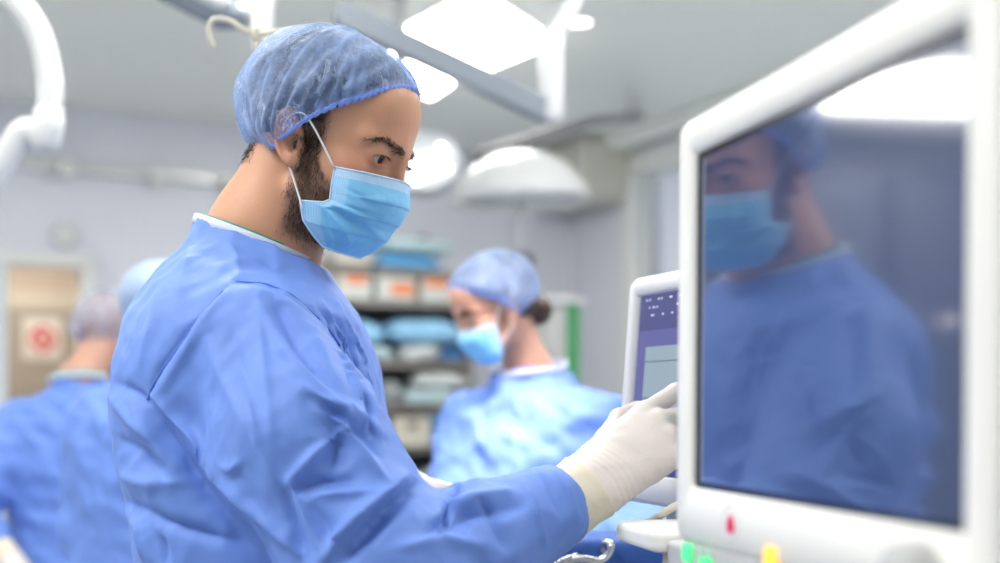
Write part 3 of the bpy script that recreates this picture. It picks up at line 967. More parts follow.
def cap_mat(name, col, lo=0.35, hi=0.95):
    """thin crinkled non-woven: part see-through, streaky, with glints painted pale"""
    m = mat(name, col, 0.55, spec=0.3, sheen=0.2)
    nt, N, L, b = nodes(m)
    out = N['Material Output']
    tr = N.new('ShaderNodeBsdfTransparent'); tr.inputs[0].default_value = (0.86, 0.92, 1.0, 1)
    n1 = noise(nt, 17, 3, 0.5, 0.6)
    n2 = noise(nt, 46, 4, 0.6, 1.0, stretch=(1, 1, 0.5))
    n3 = noise(nt, 210, 3, 0.6, 0.5)
    def crest(x, p):
        return math_n(nt, 'POWER', math_n(nt, 'SUBTRACT', 1.0, math_n(nt, 'ABSOLUTE', math_n(nt, 'SUBTRACT', math_n(nt, 'MULTIPLY', x, 2.0), 1.0))), p)
    glint = math_n(nt, 'MAXIMUM', math_n(nt, 'MULTIPLY', crest(n2, 11.0), ramp(nt, noise(nt, 33, 2), [(0.42, (0.1,) * 3), (0.62, (1, 1, 1))])), math_n(nt, 'MULTIPLY', crest(n1, 34.0), 0.5))
    s = math_n(nt, 'ADD', math_n(nt, 'MULTIPLY', n1, 0.75), math_n(nt, 'MULTIPLY', n3, 0.30))
    s = math_n(nt, 'ADD', s, math_n(nt, 'MULTIPLY', attr(nt, 'gather'), 0.13))
    f = ramp(nt, s, [(0.36, (lo,) * 3), (0.58, ((lo + hi) / 2,) * 3), (0.82, (hi,) * 3)])
    f = math_n(nt, 'MAXIMUM', f, math_n(nt, 'MULTIPLY', glint, 0.85))
    bc = mixc(nt, math_n(nt, 'MULTIPLY', glint, 0.7), col, (0.74, 0.82, 0.97))  # crinkle crests coloured paler to stand in for glints
    L.new(bc, b.inputs['Base Color'])
    tl = N.new('ShaderNodeBsdfTranslucent'); tl.inputs[0].default_value = (*col, 1)
    mx0 = N.new('ShaderNodeMixShader'); mx0.inputs[0].default_value = 0.3
    L.new(b.outputs[0], mx0.inputs[1]); L.new(tl.outputs[0], mx0.inputs[2])
    mx = N.new('ShaderNodeMixShader')
    L.new(f, mx.inputs[0]); L.new(tr.outputs[0], mx.inputs[1]); L.new(mx0.outputs[0], mx.inputs[2])
    bp = bump(nt, n2, 0.6, 0.003); L.new(bp.outputs[0], b.inputs['Normal'])
    L.new(mx.outputs[0], out.inputs['Surface'])
    return m
M['cap'] = cap_mat('blue_bouffant_nonwoven', (0.40, 0.57, 0.95), 0.24, 0.97)
M['cap_pale'] = cap_mat('pale_bouffant_nonwoven', (0.66, 0.70, 0.88), 0.12, 0.62)
M['cap_dense'] = cap_mat('dense_blue_bouffant_nonwoven', (0.50, 0.66, 0.95), 0.8, 1.0)
M['cap_band'] = mat('cap_elastic_band', (0.25, 0.38, 0.86), 0.6)
M['cap_band_pale'] = mat('cap_pale_elastic_band', (0.42, 0.55, 0.88), 0.6)

# ------------------------------------------------------------------ gowns
def px_of(V):
    return np.stack([CX + FPX * V[:, 0] / V[:, 1], HY - FPX * (V[:, 2] - EYE) / V[:, 1]], 1)

def fold(V, N, poly, w, amp, face=True, taper=True, kind='g'):
    """push the cloth along a line of points; kind g = rounded ridge or groove, s = one-sided step"""
    P = poly
    best = np.full(len(V), 1e9); tt = np.zeros(len(V)); sg = np.zeros(len(V))
    X = px_of(V)
    L = [0.0]
    for a, b in zip(P, P[1:]): L.append(L[-1] + math.dist(a, b))
    for i, (a, b) in enumerate(zip(P, P[1:])):
        a = np.array(a, float); b = np.array(b, float); ba = b - a
        t = np.clip(((X - a) @ ba) / (ba @ ba), 0, 1)
        dv = X - a - t[:, None] * ba
        d = np.linalg.norm(dv, axis=1)
        m = d < best
        best[m] = d[m]; tt[m] = ((L[i] + t * (L[i + 1] - L[i])) / L[-1])[m]
        sg[m] = np.sign(ba[0] * dv[:, 1] - ba[1] * dv[:, 0])[m]
    e = np.sin(np.pi * np.clip(tt * 0.9 + 0.05, 0, 1)) ** 0.6 if taper else 1.0
    if kind == 'g':
        D = np.exp(-(best / (0.9 * w)) ** 1.35)
    else:
        D = np.where(sg > 0, np.exp(-(best / w) ** 2), np.exp(-(best / (w * 0.22)) ** 2))
    if face:
        D = D * np.clip(-N[:, 1] * 1.7 + 0.12, 0, 1)
    return V + N * (amp * e * D)[:, None]

def cspl(x, xs, ys):
    """smooth monotone-ish interpolation on sorted xs (Catmull-Rom through the table)"""
    xs = np.array(xs, float); ys = np.array(ys, float)
    m = np.gradient(ys, xs)
    i = np.clip(np.searchsorted(xs, x) - 1, 0, len(xs) - 2)
    h = xs[i + 1] - xs[i]; t = np.clip((x - xs[i]) / h, 0, 1)
    return ((2 * t ** 3 - 3 * t ** 2 + 1) * ys[i] + (t ** 3 - 2 * t ** 2 + t) * h * m[i]
            + (-2 * t ** 3 + 3 * t ** 2) * ys[i + 1] + (t ** 3 - t ** 2) * h * m[i + 1]).astype(np.float32)

def gown_sdf(G, base, hd, rows, sleeves, pw=2.3, ks=0.035, cut=None):
    """rows: (z, forward offset, half depth, half width); sleeves: lists of (point, radius), with an end plane"""
    f = (math.cos(hd), math.sin(hd)); s = (f[1], -f[0])
    x = (G[0] - base[0]) * f[0] + (G[1] - base[1]) * f[1]
    y = (G[0] - base[0]) * s[0] + (G[1] - base[1]) * s[1]
    z = G[2][0, 0, :]
    R = sorted(rows)
    zs = [r[0] for r in R]
    o, a, b = [cspl(z, zs, [r[k] for r in R])[None, None, :] for k in (1, 2, 3)]
    q = (np.abs((x - o) / a) ** pw + np.abs(y / b) ** pw) ** (1 / pw)
    F = (q - 1) * np.minimum(a, b)
    F = smax(F, (zs[0] - G[2]), 0.01)
    F = smax(F, (G[2] - zs[-1]), 0.01)
    for S in sleeves:
        H = None
        for (p, r), (p2, r2) in zip(S, S[1:]):
            c = caps(G, p, p2, r, r2)
            H = c if H is None else smin(H, c, 0.022)
        e0, e1 = np.array(S[-2][0]), np.array(S[-1][0])
        d = (e1 - e0) / np.linalg.norm(e1 - e0)
        H = smax(H, (G[0] - e1[0]) * d[0] + (G[1] - e1[1]) * d[1] + (G[2] - e1[2]) * d[2], 0.006)
        F = smin(F, H, ks)
    if cut is not None:
        F = smax(F, (G[0] - cut[0][0]) * cut[1][0] + (G[1] - cut[0][1]) * cut[1][1] + (G[2] - cut[0][2]) * cut[1][2], 0.004)
    return F

def build_gown(name, base, hd, rows, sleeves, parent, m, res, zfine, box, pxfolds=(), crumple=0.003, seed=1, iters=2, ks=0.035, cut=None, freq=(60, 150), post=2):
    ax = [axis((box[0], box[1], res)), axis((box[2], box[3], res)), axis((rows and min(r[0] for r in rows) - 0.05, zfine, res * 4), (zfine, box[4], res))]
    G = grid(ax)
    F = gown_sdf(G, base, hd, rows, sleeves, ks=ks, cut=cut)
    V, Q = surfnet(F, ax)
    V = smooth(V, Q, iters, 0.5)
    N = normals(V, Q)
    V = V + N * (crumple * waves(V, freq[0], seed, 6) + crumple * 0.4 * waves(V, freq[1], seed + 1, 7))[:, None]
    for (poly, w, amp, kind) in pxfolds:
        N = normals(V, Q)
        V = fold(V, N, poly, w, amp * 1.7, kind=kind)
    V = smooth(V, Q, post, 0.4)
    return np_mesh(name, V, Q, m, parent), V, Q

def neck_band(name, pts, w, t, m, parent, closed=True):
    """a flat band standing on the closed neckline pts: w high, t thick"""
    P = [Vector(p) for p in pts]
    n = len(P)
    c = sum(P, Vector()) / n
    V, F = [], []
    for i in range(n):
        d = (P[(i + 1) % n] - P[i - 1]).normalized()
        o = (P[i] - c); o -= d * o.dot(d); o.normalize()
        up = d.cross(o).normalized()
        if up.z < 0: up = -up
        for (a, b) in ((0, 0), (t, 0), (t, w), (0, w)):
            V.append(P[i] + o * (a) + up * b)
    for i in range(n):
        j = (i + 1) % n
        for k in range(4):
            k2 = (k + 1) % 4
            F.append((i * 4 + k, i * 4 + k2, j * 4 + k2, j * 4 + k))
    return np_mesh(name, np.array(V), np.array(F), m, parent)

def ring3(c, f, s, n, a, b, k=40):
    """an ellipse about c in the plane of f (radius a) and s (radius b)"""
    return [np.array(c) + np.array(f) * a * math.cos(t) + np.array(s) * b * math.sin(t) for t in [2 * math.pi * i / k for i in range(k)]]

def make_clogs(parent, feet, hd, m):
    f = Vector((math.cos(hd), math.sin(hd), 0)); s = Vector((f.y, -f.x, 0))
    for p in feet:
        mt = frame_matrix((p[0], p[1], 0), f, -s, (0, 0, 1))
        b = bmesh.new()
        for (x0, rx, ry, h) in ((0.0, 0.145, 0.047, 0.03),):
            add_prism(b, [(0.05 + rx * math.cos(t), ry * (1 + 0.14 * math.cos(t)) * math.sin(t)) for t in [2 * math.pi * i / 28 for i in range(28)]], 0, 0.03, mt, 0.006)
        o = bm_obj('clog', b, m, parent, True)
        b = bmesh.new()
        prof = [(0.0, 0.085), (0.03, 0.083), (0.045, 0.07), (0.052, 0.045), (0.050, 0.025)]
        add_lathe(b, prof, mt @ Matrix.Translation((0.085, 0, 0)) @ Matrix.Scale(1.9, 4, (1, 0, 0)) @ Matrix.Scale(0.92, 4, (0, 1, 0)), 28)
        bm_obj('clog_upper', b, m, o, True)

def make_trousers(P, legs):
    for L in legs:
        b = bmesh.new()
        q = [Vector(L[0]), Vector(L[1]), Vector(L[2])]
        add_tube(b, [q[0], (q[0] + q[1]) / 2, q[1], (q[1] + q[2]) / 2, q[2] + Vector((0, 0, .01))], [0.098, 0.090, 0.078, 0.072, 0.074], 20, False)
        o = bm_obj('trouser_leg', b, M['trousers'], P, True); solidify(o, 0.003)

# ------------------------------------------------------------------ the surgeon at the monitors
SURG = empty('person', (-0.27, 1.48, 0), 'man in blue gown, cap and mask touching a screen with his gloved hand', 'person')
H = Head((-0.203, 1.46, 1.651), 17.0, 19.0, 1.03)
body, BV, BQ = build_body(H, 'body', [(-0.278, 1.475, 1.54), (-0.285, 1.48, 1.44), (-0.29, 1.48, 1.15)],
    [[(-0.27, 1.39, 0.92), (-0.25, 1.385, 0.50), (-0.28, 1.38, 0.10)], [(-0.27, 1.57, 0.92), (-0.25, 1.575, 0.50), (-0.28, 1.58, 0.10)]],
    SURG, M['skin'],
    arms=[[(-0.265, 1.345, 1.40), (-0.115, 1.262, 1.165), (0.062, 1.352, 1.228)], [(-0.27, 1.63, 1.40), (-0.235, 1.71, 1.16), (-0.13, 1.62, 1.232)]],
    chestpts=[((-0.275, 1.38, 1.40), (-0.275, 1.60, 1.40), 0.05, 0.05), ((-0.285, 1.48, 1.15), (-0.27, 1.48, 0.92), 0.12, 0.12), ((-0.27, 1.41, .93), (-.27, 1.55, .93), 0.09, 0.09)])
L = H.loc(BV)
f_, r_, u_ = L[:, 0], np.abs(L[:, 1]), L[:, 2]
def sst(a, b, x):
    t = np.clip((x - a) / (b - a), 0, 1); return t * t * (3 - 2 * t)
# beard: jaw and cheeks below a line from the ear to the mouth corner
line = np.interp(f_, [-10, 15, 40, 70, 100], [-2, -6, -40, -52, -50])
bd = sst(6, -6, u_ - line) * sst(-4, 8, f_ + 0.10 * (u_ + 60)) * sst(-132, -118, u_) * (1 - sst(-104, -118, u_)*.8)
side = sst(-2, 6, f_) * sst(34, 24, f_) * sst(45, 58, r_) * sst(-25, -10, u_) * sst(40, 24, u_)     # sideburn
nape = sst(-52, -66, f_) * sst(-54, -42, u_) * sst(10, -10, u_) * (r_ < 66)
earm = sst(70, 76, r_) * (u_ < 25) * (u_ > -52) * (f_ < 18) * (f_ > -32)
hairw = np.clip(bd + side + nape, 0, 1) * (1 - earm)
nz = 0.5 + 0.5 * waves(L, 0.09, 4, ridged=False)
set_attr(body, 'stubble', np.clip(hairw * (0.46 + 0.2 * nz), 0, 0.8))
flush = 0.25 * earm + 0.35 * sst(30, 10, np.hypot(np.hypot(f_ - 62, r_ - 46), u_ + 22)) + 0.4 * sst(22, 8, np.hypot(np.hypot(f_ - 84, r_ - 33), u_ + 12)) + 0.3 * sst(25, 8, np.hypot(np.hypot(f_ - 100, r_), u_ + 10))
set_attr(body, 'flush', np.clip(flush, 0, 1))
dirs = -0.75 * H.U + 0.25 * H.F
p, n = pick(BV, BQ, hairw * np.clip(bd + .7 * side, 0, 1) * sst(60, 50, f_), 3800, 2)
strands('beard', p, n * 0.42 + dirs, 0.0055, 0.0006, M['beard'], SURG, 3)
p, n = pick(BV, BQ, np.clip(side + nape, 0, 1) * (1 - earm), 2200, 5)
strands('hair', p, n * 0.35 - 0.8 * H.U - 0.1 * H.F, 0.0065, 0.0006, M['hair'], SURG, 6)
brow = np.exp(-((u_ - np.interp(r_, [6, 20, 36, 50, 60], [10, 14, 17.5, 13.5, 6])) / np.interp(r_, [8, 24, 60], [3.0, 2.4, 1.2])) ** 2) * (f_ > 40) * sst(6, 11, r_) * sst(58, 42, r_)
p, n = pick(BV, BQ, brow, 650, 8)
strands('eyebrow', p, n * 0.3 + 0.55 * np.sign(H.loc(p)[:, 1:2]) * H.R - 0.35 * H.F + 0.15 * H.U, 0.0080, 0.0005, M['hair'], SURG, 9, jit=0.17)
make_eyes(H, SURG, (0.93, 0.0, -0.26))
for sgn in (-1, 1):        # upper lashes
    rs = np.random.RandomState(11 + sgn)
    t = np.linspace(-0.93, 0.95, 46)
    ut = -4.2 + 5.6 * np.sqrt(1 - t ** 2) + 0.4
    pts = np.stack([76 + np.sqrt(np.maximum(14.6 ** 2 - (13.9 * t) ** 2 - ut ** 2, 1.0)), sgn * (32.0 + 15.0 * t), ut], 1)
    strands('eyelash', H.out(pts), H.F * 0.9 - H.U * 0.30 + np.outer(t * sgn * 0.5, H.R), 0.0055, 0.0006, M['hair'], SURG, 12, 0.10, (0, 0, 1), jit=0.10)
# hair under the cap
def hair_off(t, v): return 4.0 + 1.4 * np.sin(31 * t + 6 * v) * np.sin(17 * v + 5 * t)
P = crown_grid(180, 40, hair_off, -3.0)
np_mesh('hair_under_cap', H.out(P.reshape(-1, 3)), ring_faces(40, 180), M['hair'], SURG)
bulge = lambda t: 4.5 + 2.0 * np.abs(np.sin(t)) + 11.0 * ((1 - np.cos(t)) / 2) ** 1.1 + 3.0 * np.abs(np.sin(t)) ** 2
make_cap(H, SURG, M['cap'], M['cap_band'], bulge)
make_mask(H, SURG, M['mask'], M['mask_edge'], M['loop'])

ROWS = [(0.42, 0.0, 0.20, 0.25), (0.75, -0.005, 0.175, 0.235), (0.95, -0.005, 0.165, 0.215), (1.10, 0.002, 0.150, 0.205), (1.16, 0.002, 0.146, 0.20),
        (1.24, -0.003, 0.153, 0.20), (1.32, -0.014, 0.158, 0.20), (1.40, -0.020, 0.148, 0.195), (1.45, -0.022, 0.130, 0.180),
        (1.49, -0.025, 0.104, 0.140), (1.515, -0.022, 0.087, 0.108), (1.540, -0.018, 0.072, 0.092), (1.58, -0.012, 0.068, 0.088), (1.62, -0.012, 0.066, 0.086)]
wr = at(567, 501, 1.352)
SL_R = [((-0.258, 1.340, 1.405), 0.074), ((-0.205, 1.285, 1.31), 0.086), ((-0.118, 1.255, 1.168), 0.088), ((-0.02, 1.305, 1.20), 0.062), (wr, 0.047)]
SL_L = [((-0.27, 1.63, 1.425), 0.078), ((-0.235, 1.70, 1.17), 0.085), ((-0.14, 1.63, 1.225), 0.042)]
FOLDS = [([(236, 281), (222, 290), (201, 314), (183, 342), (165, 365), (151, 388), (147, 402)], 2.6, -0.0045, 'g'),
 ([(232, 288), (212, 310), (195, 338), (176, 366), (160, 392)], 7, 0.0045, 'g'),
 ([(236, 281), (265, 283), (290, 293), (311, 310), (329, 328), (343, 349)], 3, -0.004, 'g'),
 ([(244, 288), (275, 298), (298, 312), (316, 335), (330, 362)], 7, 0.004, 'g'),
 ([(258, 296), (270, 325), (285, 352), (307, 378), (329, 395), (350, 420)], 5, 0.006, 'g'),
 ([(272, 300), (296, 342), (320, 370), (345, 395)], 7, -0.007, 'g'),
 ([(318, 298), (340, 340), (355, 385), (364, 425)], 4, 0.007, 'g'),
 ([(328, 300), (350, 345), (364, 390), (372, 432)], 3.6, -0.008, 'g'),
 ([(337, 303), (359, 350), (372, 395), (380, 437)], 3.6, 0.006, 'g'),
 ([(345, 315), (367, 360), (379, 400), (385, 440)], 3, -0.005, 'g'),
 ([(300, 292), (330, 322), (348, 362), (356, 400)], 5, -0.006, 'g'),
 ([(150, 396), (170, 418), (192, 438), (223, 479), (270, 523), (298, 553)], 5, 0.009, 'g'),
 ([(146, 404), (163, 432), (185, 464), (212, 502), (250, 550)], 10, -0.011, 'g'),
 ([(112, 398), (130, 416), (150, 438), (178, 475)], 8, 0.007, 'g'),
 ([(116, 383), (136, 394), (149, 403)], 5, -0.006, 'g'),
 ([(118, 440), (140, 452), (165, 480)], 7, -0.006, 'g'),
 ([(122, 476), (150, 484), (185, 482)], 8, 0.006, 'g'),
 ([(128, 502), (165, 522), (200, 532), (240, 541)], 6, -0.007, 'g'),
 ([(130, 512), (143, 530), (147, 563)], 5, 0.007, 'g'),
 ([(160, 535), (166, 563)], 5, -0.005, 'g'),
 ([(289, 482), (305, 515), (325, 556)], 4, 0.006, 'g'),
 ([(282, 490), (292, 520), (306, 556)], 6, -0.006, 'g'),
 ([(289, 482), (302, 468), (320, 450), (342, 430)], 5, 0.006, 'g'),
 ([(296, 490), (320, 482), (354, 479)], 6, -0.008, 'g'),
 ([(316, 496), (345, 493), (372, 491)], 4, 0.004, 'g'),
 ([(310, 505), (328, 530), (340, 545)], 6, -0.005, 'g'),
 ([(274, 478), (258, 440), (250, 400)], 6, 0.0035, 'g'),
 ([(222, 466), (232, 470), (242, 460)], 4, 0.004, 'g'),
 ([(316, 409), (345, 430), (369, 462), (386, 482)], 6, 0.007, 'g'),
 ([(328, 420), (340, 446), (334, 470)], 8, -0.008, 'g'),
 ([(300, 385), (322, 400), (350, 408), (382, 432)], 6, 0.005, 'g'),
 ([(312, 398), (336, 414), (360, 434), (380, 455)], 5, -0.006, 'g'),
 ([(258, 305), (262, 350), (268, 400), (272, 450)], 5, 0.0025, 'g'),
 ([(205, 320), (215, 360), (235, 400), (248, 440)], 9, 0.0035, 'g'),
 ([(230, 335), (245, 380), (262, 425)], 8, -0.0035, 'g'),
 ([(402, 478), (380, 497), (352, 525), (322, 562)], 8, 0.009, 'g'),
 ([(416, 487), (397, 503), (372, 528), (342, 562)], 7, -0.012, 'g'),
 ([(455, 482), (450, 505), (440, 532)], 5, -0.008, 'g'),
 ([(436, 477), (460, 483), (484, 478)], 5, 0.006, 'g'),
 ([(428, 520), (470, 500), (512, 491)], 7, 0.006, 'g'),
 ([(424, 537), (470, 516), (522, 506)], 6, -0.006, 'g'),
 ([(400, 548), (440, 540), (480, 545)], 7, 0.006, 'g'),
 ([(534, 468), (548, 485), (560, 515)], 3, -0.0035, 'g'),
 ([(520, 473), (531, 500), (546, 546)], 4, 0.004, 'g'),
 ([(480, 498), (492, 520), (505, 548)], 5, -0.005, 'g'),
 ([(556, 470), (568, 490), (578, 520)], 3.5, 0.003, 'g'),
 ([(196, 232), (186, 262), (176, 300)], 7, 0.003, 'g'),
 ([(160, 290), (150, 330), (140, 370)], 8, 0.003, 'g'),
 ([(228, 242), (236, 258), (238, 278)], 4, 0.003, 'g'),
 ([(262, 262), (282, 270), (305, 284)], 4, -0.003, 'g')]
CUT_C = np.array([-0.287, 1.478, 1.5365]); CUT_N = np.array([0.36, 0.0, 0.933])
gown, GV, GQ = build_gown('surgical_gown', (-0.275, 1.48), 0.0, ROWS, [SL_R, SL_L], SURG, M['gown'], 0.0031, 1.10,
                          (-0.56, 0.17, 1.13, 1.83, 1.60), FOLDS, 0.0017, 3, ks=0.016, freq=(38, 115), cut=(CUT_C, CUT_N))
HR = make_glove('glove', at(594, 482, 1.385), (0.75, 0.29, 0.52), (-0.35, -0.86, 0.36), 1,
                [(0.25, 0.30, 0.20), (0.62, 0.62, 0.35), (0.72, 0.70, 0.4), (0.78, 0.70, 0.4)], M['latex'], SURG, cuff=0.052, cuff_r=(0.037, 0.0375), scale=1.13)
HL = make_glove('glove', (-0.128, 1.625, 1.238), (0.95, -0.22, -0.2), (0.1, 0.25, 0.95), -1,
                [(0.35, 0.4, 0.25)] * 4, M['latex'], SURG, res=0.003, cuff=0.045)

fz = np.array([CUT_N[2], 0, -CUT_N[0]])
neck_band('neck_binding', ring3(CUT_C - CUT_N * 0.008, fz, np.array([0, 1.0, 0]), 0, 0.0735, 0.0885), 0.011, 0.0035, M['binding_white'], SURG)
neck_band('scrub_collar', ring3(CUT_C - CUT_N * 0.0042, fz, np.array([0, 1.0, 0]), 0, 0.064, 0.078), 0.0095, 0.004, M['scrub_green'], SURG)
make_trousers(SURG, [[(-0.27, 1.39, 0.92), (-0.25, 1.385, 0.50), (-0.28, 1.38, 0.10)], [(-0.27, 1.57, 0.92), (-0.25, 1.575, 0.50), (-0.28, 1.58, 0.10)]])
make_clogs(SURG, [(-0.28, 1.38), (-0.28, 1.58)], 0.0, M['clog'])

# stitched raglan seams of the near sleeve, lying on the gown
PXG = px_of(GV)
for poly in (FOLDS[0][0][1:], FOLDS[2][0]):
    pts = []
    for a, c in zip(poly, poly[1:]):
        for k in range(6):
            q = np.array(a) + (np.array(c) - np.array(a)) * k / 6.0
            d = np.linalg.norm(PXG - q, axis=1); idx = np.nonzero(d < 3.0)[0]
            if len(idx):
                idx = idx[GV[idx, 1] < GV[idx, 1].min() + 0.03]
                w_ = np.exp(-(d[idx] / 1.5) ** 2)[:, None]
                pts.append((GV[idx] * w_).sum(0) / w_.sum() + np.array([0, -0.0002, 0]))
    pts = np.array(pts)
    for _ in range(3):
        pts[1:-1] = 0.25 * pts[:-2] + 0.5 * pts[1:-1] + 0.25 * pts[2:]
    b = bmesh.new(); add_tube(b, [Vector(p) for p in pts], 0.0011, 8)
    bm_obj('sleeve_seam', b, M['gown_seam'], gown, True)
# ------------------------------------------------------------------ monitors
def screen_frame(o, ex, tilt):
    ex = Vector(ex).normalized(); n0 = ex.cross(Vector((0, 0, 1))); t = math.radians(tilt)
    n = n0 * math.cos(t) + Vector((0, 0, math.sin(t)))
    up = n.cross(ex)
    return frame_matrix(o, ex, up, n)
def on_plane(mt, px, py):
    """local (x, y) on the plane of mt under pixel (px, py)"""
    o = mt.translation; n = mt.to_3x3().col[2]
    e = Vector((0, 0, EYE)); d = Vector(((px - CX) / FPX, 1, (HY - py) / FPX))
    p = e + d * ((o - e).dot(n) / d.dot(n))
    q = mt.inverted() @ p
    return q.x, q.y

M['screen_dark'] = mat('dark_screen_glass_haze', (0.012, 0.018, 0.045), 0.075, spec=0.9)
_b = M['screen_dark'].node_tree.nodes['Principled BSDF']; _b.inputs['IOR'].default_value = 2.3
_b.inputs['Emission Color'].default_value = (0.10, 0.16, 0.36, 1); _b.inputs['Emission Strength'].default_value = 0.25  # blue glow painted into the unlit screen for its hazy reflection
M['led_green'] = mat('green_led', (0.1, 0.8, 0.3), 0.4, emit=(0.08, 0.8, 0.25), estr=0.55)
M['led_orange'] = mat('orange_led', (0.9, 0.5, 0.05), 0.4, emit=(1.0, 0.50, 0.03), estr=1.0)
M['mark_red'] = mat('red_mark', (0.75, 0.02, 0.10), 0.4)
M['mark_ring'] = mat('grey_print', (0.60, 0.58, 0.60), 0.5)
M['screen_border'] = mat('screen_border_black', (0.015, 0.016, 0.025), 0.25)

mt = screen_frame((0.2129, 0.8683, 1.4162), (0.2405, -0.9706, 0), 0.5)
MON = empty('patient_monitor', (0.27, 0.89, 1.20), 'large white monitor with dark reflecting screen and coloured lamps below it', 'monitor')
sw, sh = 0.374, 0.2725
bl, btop, bbot = 0.0375, 0.036, 0.0515
ow, oh = sw + 2 * bl, sh + btop + bbot
ocy = (btop - bbot) / 2
b = bmesh.new()
mo = mt @ Matrix.Translation((0, ocy, 0))
add_frame(b, ow, oh, 0.014, sw + 0.008, sh + 0.008, 0.004, -0.030, 0.006, mo, icy=-ocy, lip=0.005)
bm_obj('bezel', b, M['white_plastic'], MON, True)
b = bmesh.new()
add_prism(b, rrect(ow - 0.006, oh - 0.006, 0.02, 6, 0, ocy), -0.075, -0.029, mt, 0.008, 3)
add_prism(b, rrect(ow - 0.10, oh - 0.08, 0.03, 6, 0, ocy), -0.115, -0.07, mt, 0.012, 3)
bm_obj('housing', b, M['white_plastic'], MON)
b = bmesh.new(); add_box(b, (0, 0, -0.002), (sw + 0.010, sh + 0.010, 0.004), mt)
bm_obj('screen', b, M['screen_dark'], MON)
b = bmesh.new(); add_frame(b, sw + 0.008, sh + 0.008, 0.004, sw - 0.002, sh - 0.002, 0.003, -0.001, 0.0012, mt)
bm_obj('screen_border', b, M['screen_border'], MON)
# control strip under the bezel
cy = -sh / 2 - bbot
b = bmesh.new(); add_prism(b, rrect(ow - 0.02, 0.080, 0.012, 5, 0, cy - 0.0375), -0.085, 0.004, mt, 0.006, 3)
strip = bm_obj('control_strip', b, M['grey_plastic'], MON)
for px, py, w, h, nm, mm in ((694, 553, .017, .016, 'green_lamp', M['led_green']), (713, 562, .015, .007, 'green_lamp', M['led_green']),
                             (779, 559, .017, .018, 'orange_lamp', M['led_orange'])):
    x, y = on_plane(mt, px, py)
    b = bmesh.new(); add_prism(b, rrect(w, h, 0.004, 4, x, y), 0.0, 0.0085, mt, 0.0015)
    bm_obj(nm, b, mm, strip)
x, y = on_plane(mt, 931, 578)
b = bmesh.new(); add_lathe(b, [(0.022, 0.0), (0.021, 0.018), (0.018, 0.021), (0, 0.021)], mt @ Matrix.Translation((x, y, 0.003)), 28)
bm_obj('knob', b, M['grey_plastic'], strip, True)
x, y = on_plane(mt, 738, 524)
b = bmesh.new()
rr = [(0.0135, 0.0058), (0.0135, 0.0064), (0.0145, 0.0064), (0.0145, 0.0058)]
add_lathe(b, rr + rr[:1], mt @ Matrix.Translation((x, y, 0)), 32)
bm_obj('printed_ring', b, M['mark_ring'], MON)
b = bmesh.new()
add_prism(b, [(x + 0.0065 * math.sin(t) * (1 - 0.35 * math.cos(t)), y + 0.0075 * math.cos(t)) for t in [2 * math.pi * k / 24 for k in range(24)]], 0.0055, 0.0068, mt)
bm_obj('red_emblem', b, M['mark_red'], MON)
# the large monitor hangs from a ceiling pendant
b = bmesh.new()
pb = mt @ Vector((0, -0.02, -0.112))
add_tube(b, [pb, pb + Vector((0.10, 0.03, 0.0)), pb + Vector((0.46, 0.135, 0.02)), pb + Vector((0.52, 0.15, 0.08)), (pb.x + 0.52, pb.y + 0.15, CEIL)], 0.028, 18)
bm_obj('pendant_arm', b, M['white_plastic'], MON, True)

# the smaller touch screen behind it
ex2 = Vector((0.342, -0.94, 0))
lft = Vector((0.164, 1.639, 0))
w2, h2 = 0.325, 0.288
mid2 = lft + ex2 * (w2 / 2); mid2.z = (1.505 + 1.2215) / 2
mt2 = screen_frame(mid2, ex2, 4.5)
TS = empty('touch_screen', (mid2.x + 0.1, mid2.y + 0.04, 1.0), 'smaller white touch screen with purple display that the gloved finger touches', 'monitor')
b = bmesh.new()
sx2, sy2 = w2 - 0.052, h2 - 0.060
add_frame(b, w2, h2, 0.016, sx2, sy2, 0.003, -0.022, 0.006, mt2, icy=0.006, lip=0.006)
bm_obj('bezel', b, M['white_plastic'], TS, True)
b = bmesh.new(); add_prism(b, rrect(w2 - 0.004, h2 - 0.004, 0.015), -0.05, -0.021, mt2, 0.008, 3)
bm_obj('housing', b, M['white_plastic'], TS)
M['ui_base'] = mat('display_violet', (0.06, 0.06, 0.16), 0.2, emit=(0.11, 0.11, 0.30), estr=0.6)
M['ui_head'] = mat('display_header', (0.05, 0.055, 0.15), 0.2, emit=(0.07, 0.075, 0.20), estr=0.45)
M['ui_panel'] = mat('display_panel_grey', (0.20, 0.25, 0.28), 0.2, emit=(0.22, 0.28, 0.30), estr=0.6)
M['ui_ink'] = mat('display_pale_ink', (0.5, 0.5, 0.62), 0.2, emit=(0.40, 0.40, 0.58), estr=0.5)
M['ui_line'] = mat('display_trace_dark', (0.05, 0.08, 0.10), 0.2, emit=(0.08, 0.11, 0.14), estr=0.5)
b = bmesh.new(); add_box(b, (0, 0.006, -0.003), (sx2 + .002, sy2 + .002, 0.004), mt2)
sc2 = bm_obj('screen', b, M['ui_base'], TS)
b = bmesh.new(); add_box(b, (0, 0.006 + sy2 / 2 - 0.024, -0.0008), (sx2 - 0.004, 0.044, 0.0008), mt2)
bm_obj('header_bar', b, M['ui_head'], sc2)
b = bmesh.new(); add_box(b, (0.008, -0.018, -0.0008), (sx2 - 0.034, sy2 - 0.086, 0.0008), mt2)
bm_obj('trace_panel', b, M['ui_panel'], sc2)
b = bmesh.new()
for k, yy in enumerate((0.034, -0.012, -0.058)):
    add_box(b, (0.008, yy, -0.0002), (sx2 - 0.036, 0.0012, 0.0006), mt2)
    if k == 2:
        for j in range(9):
            add_box(b, (-0.105 + 0.027 * j, yy + 0.008, -0.0002), (0.0015, 0.016, 0.0006), mt2)
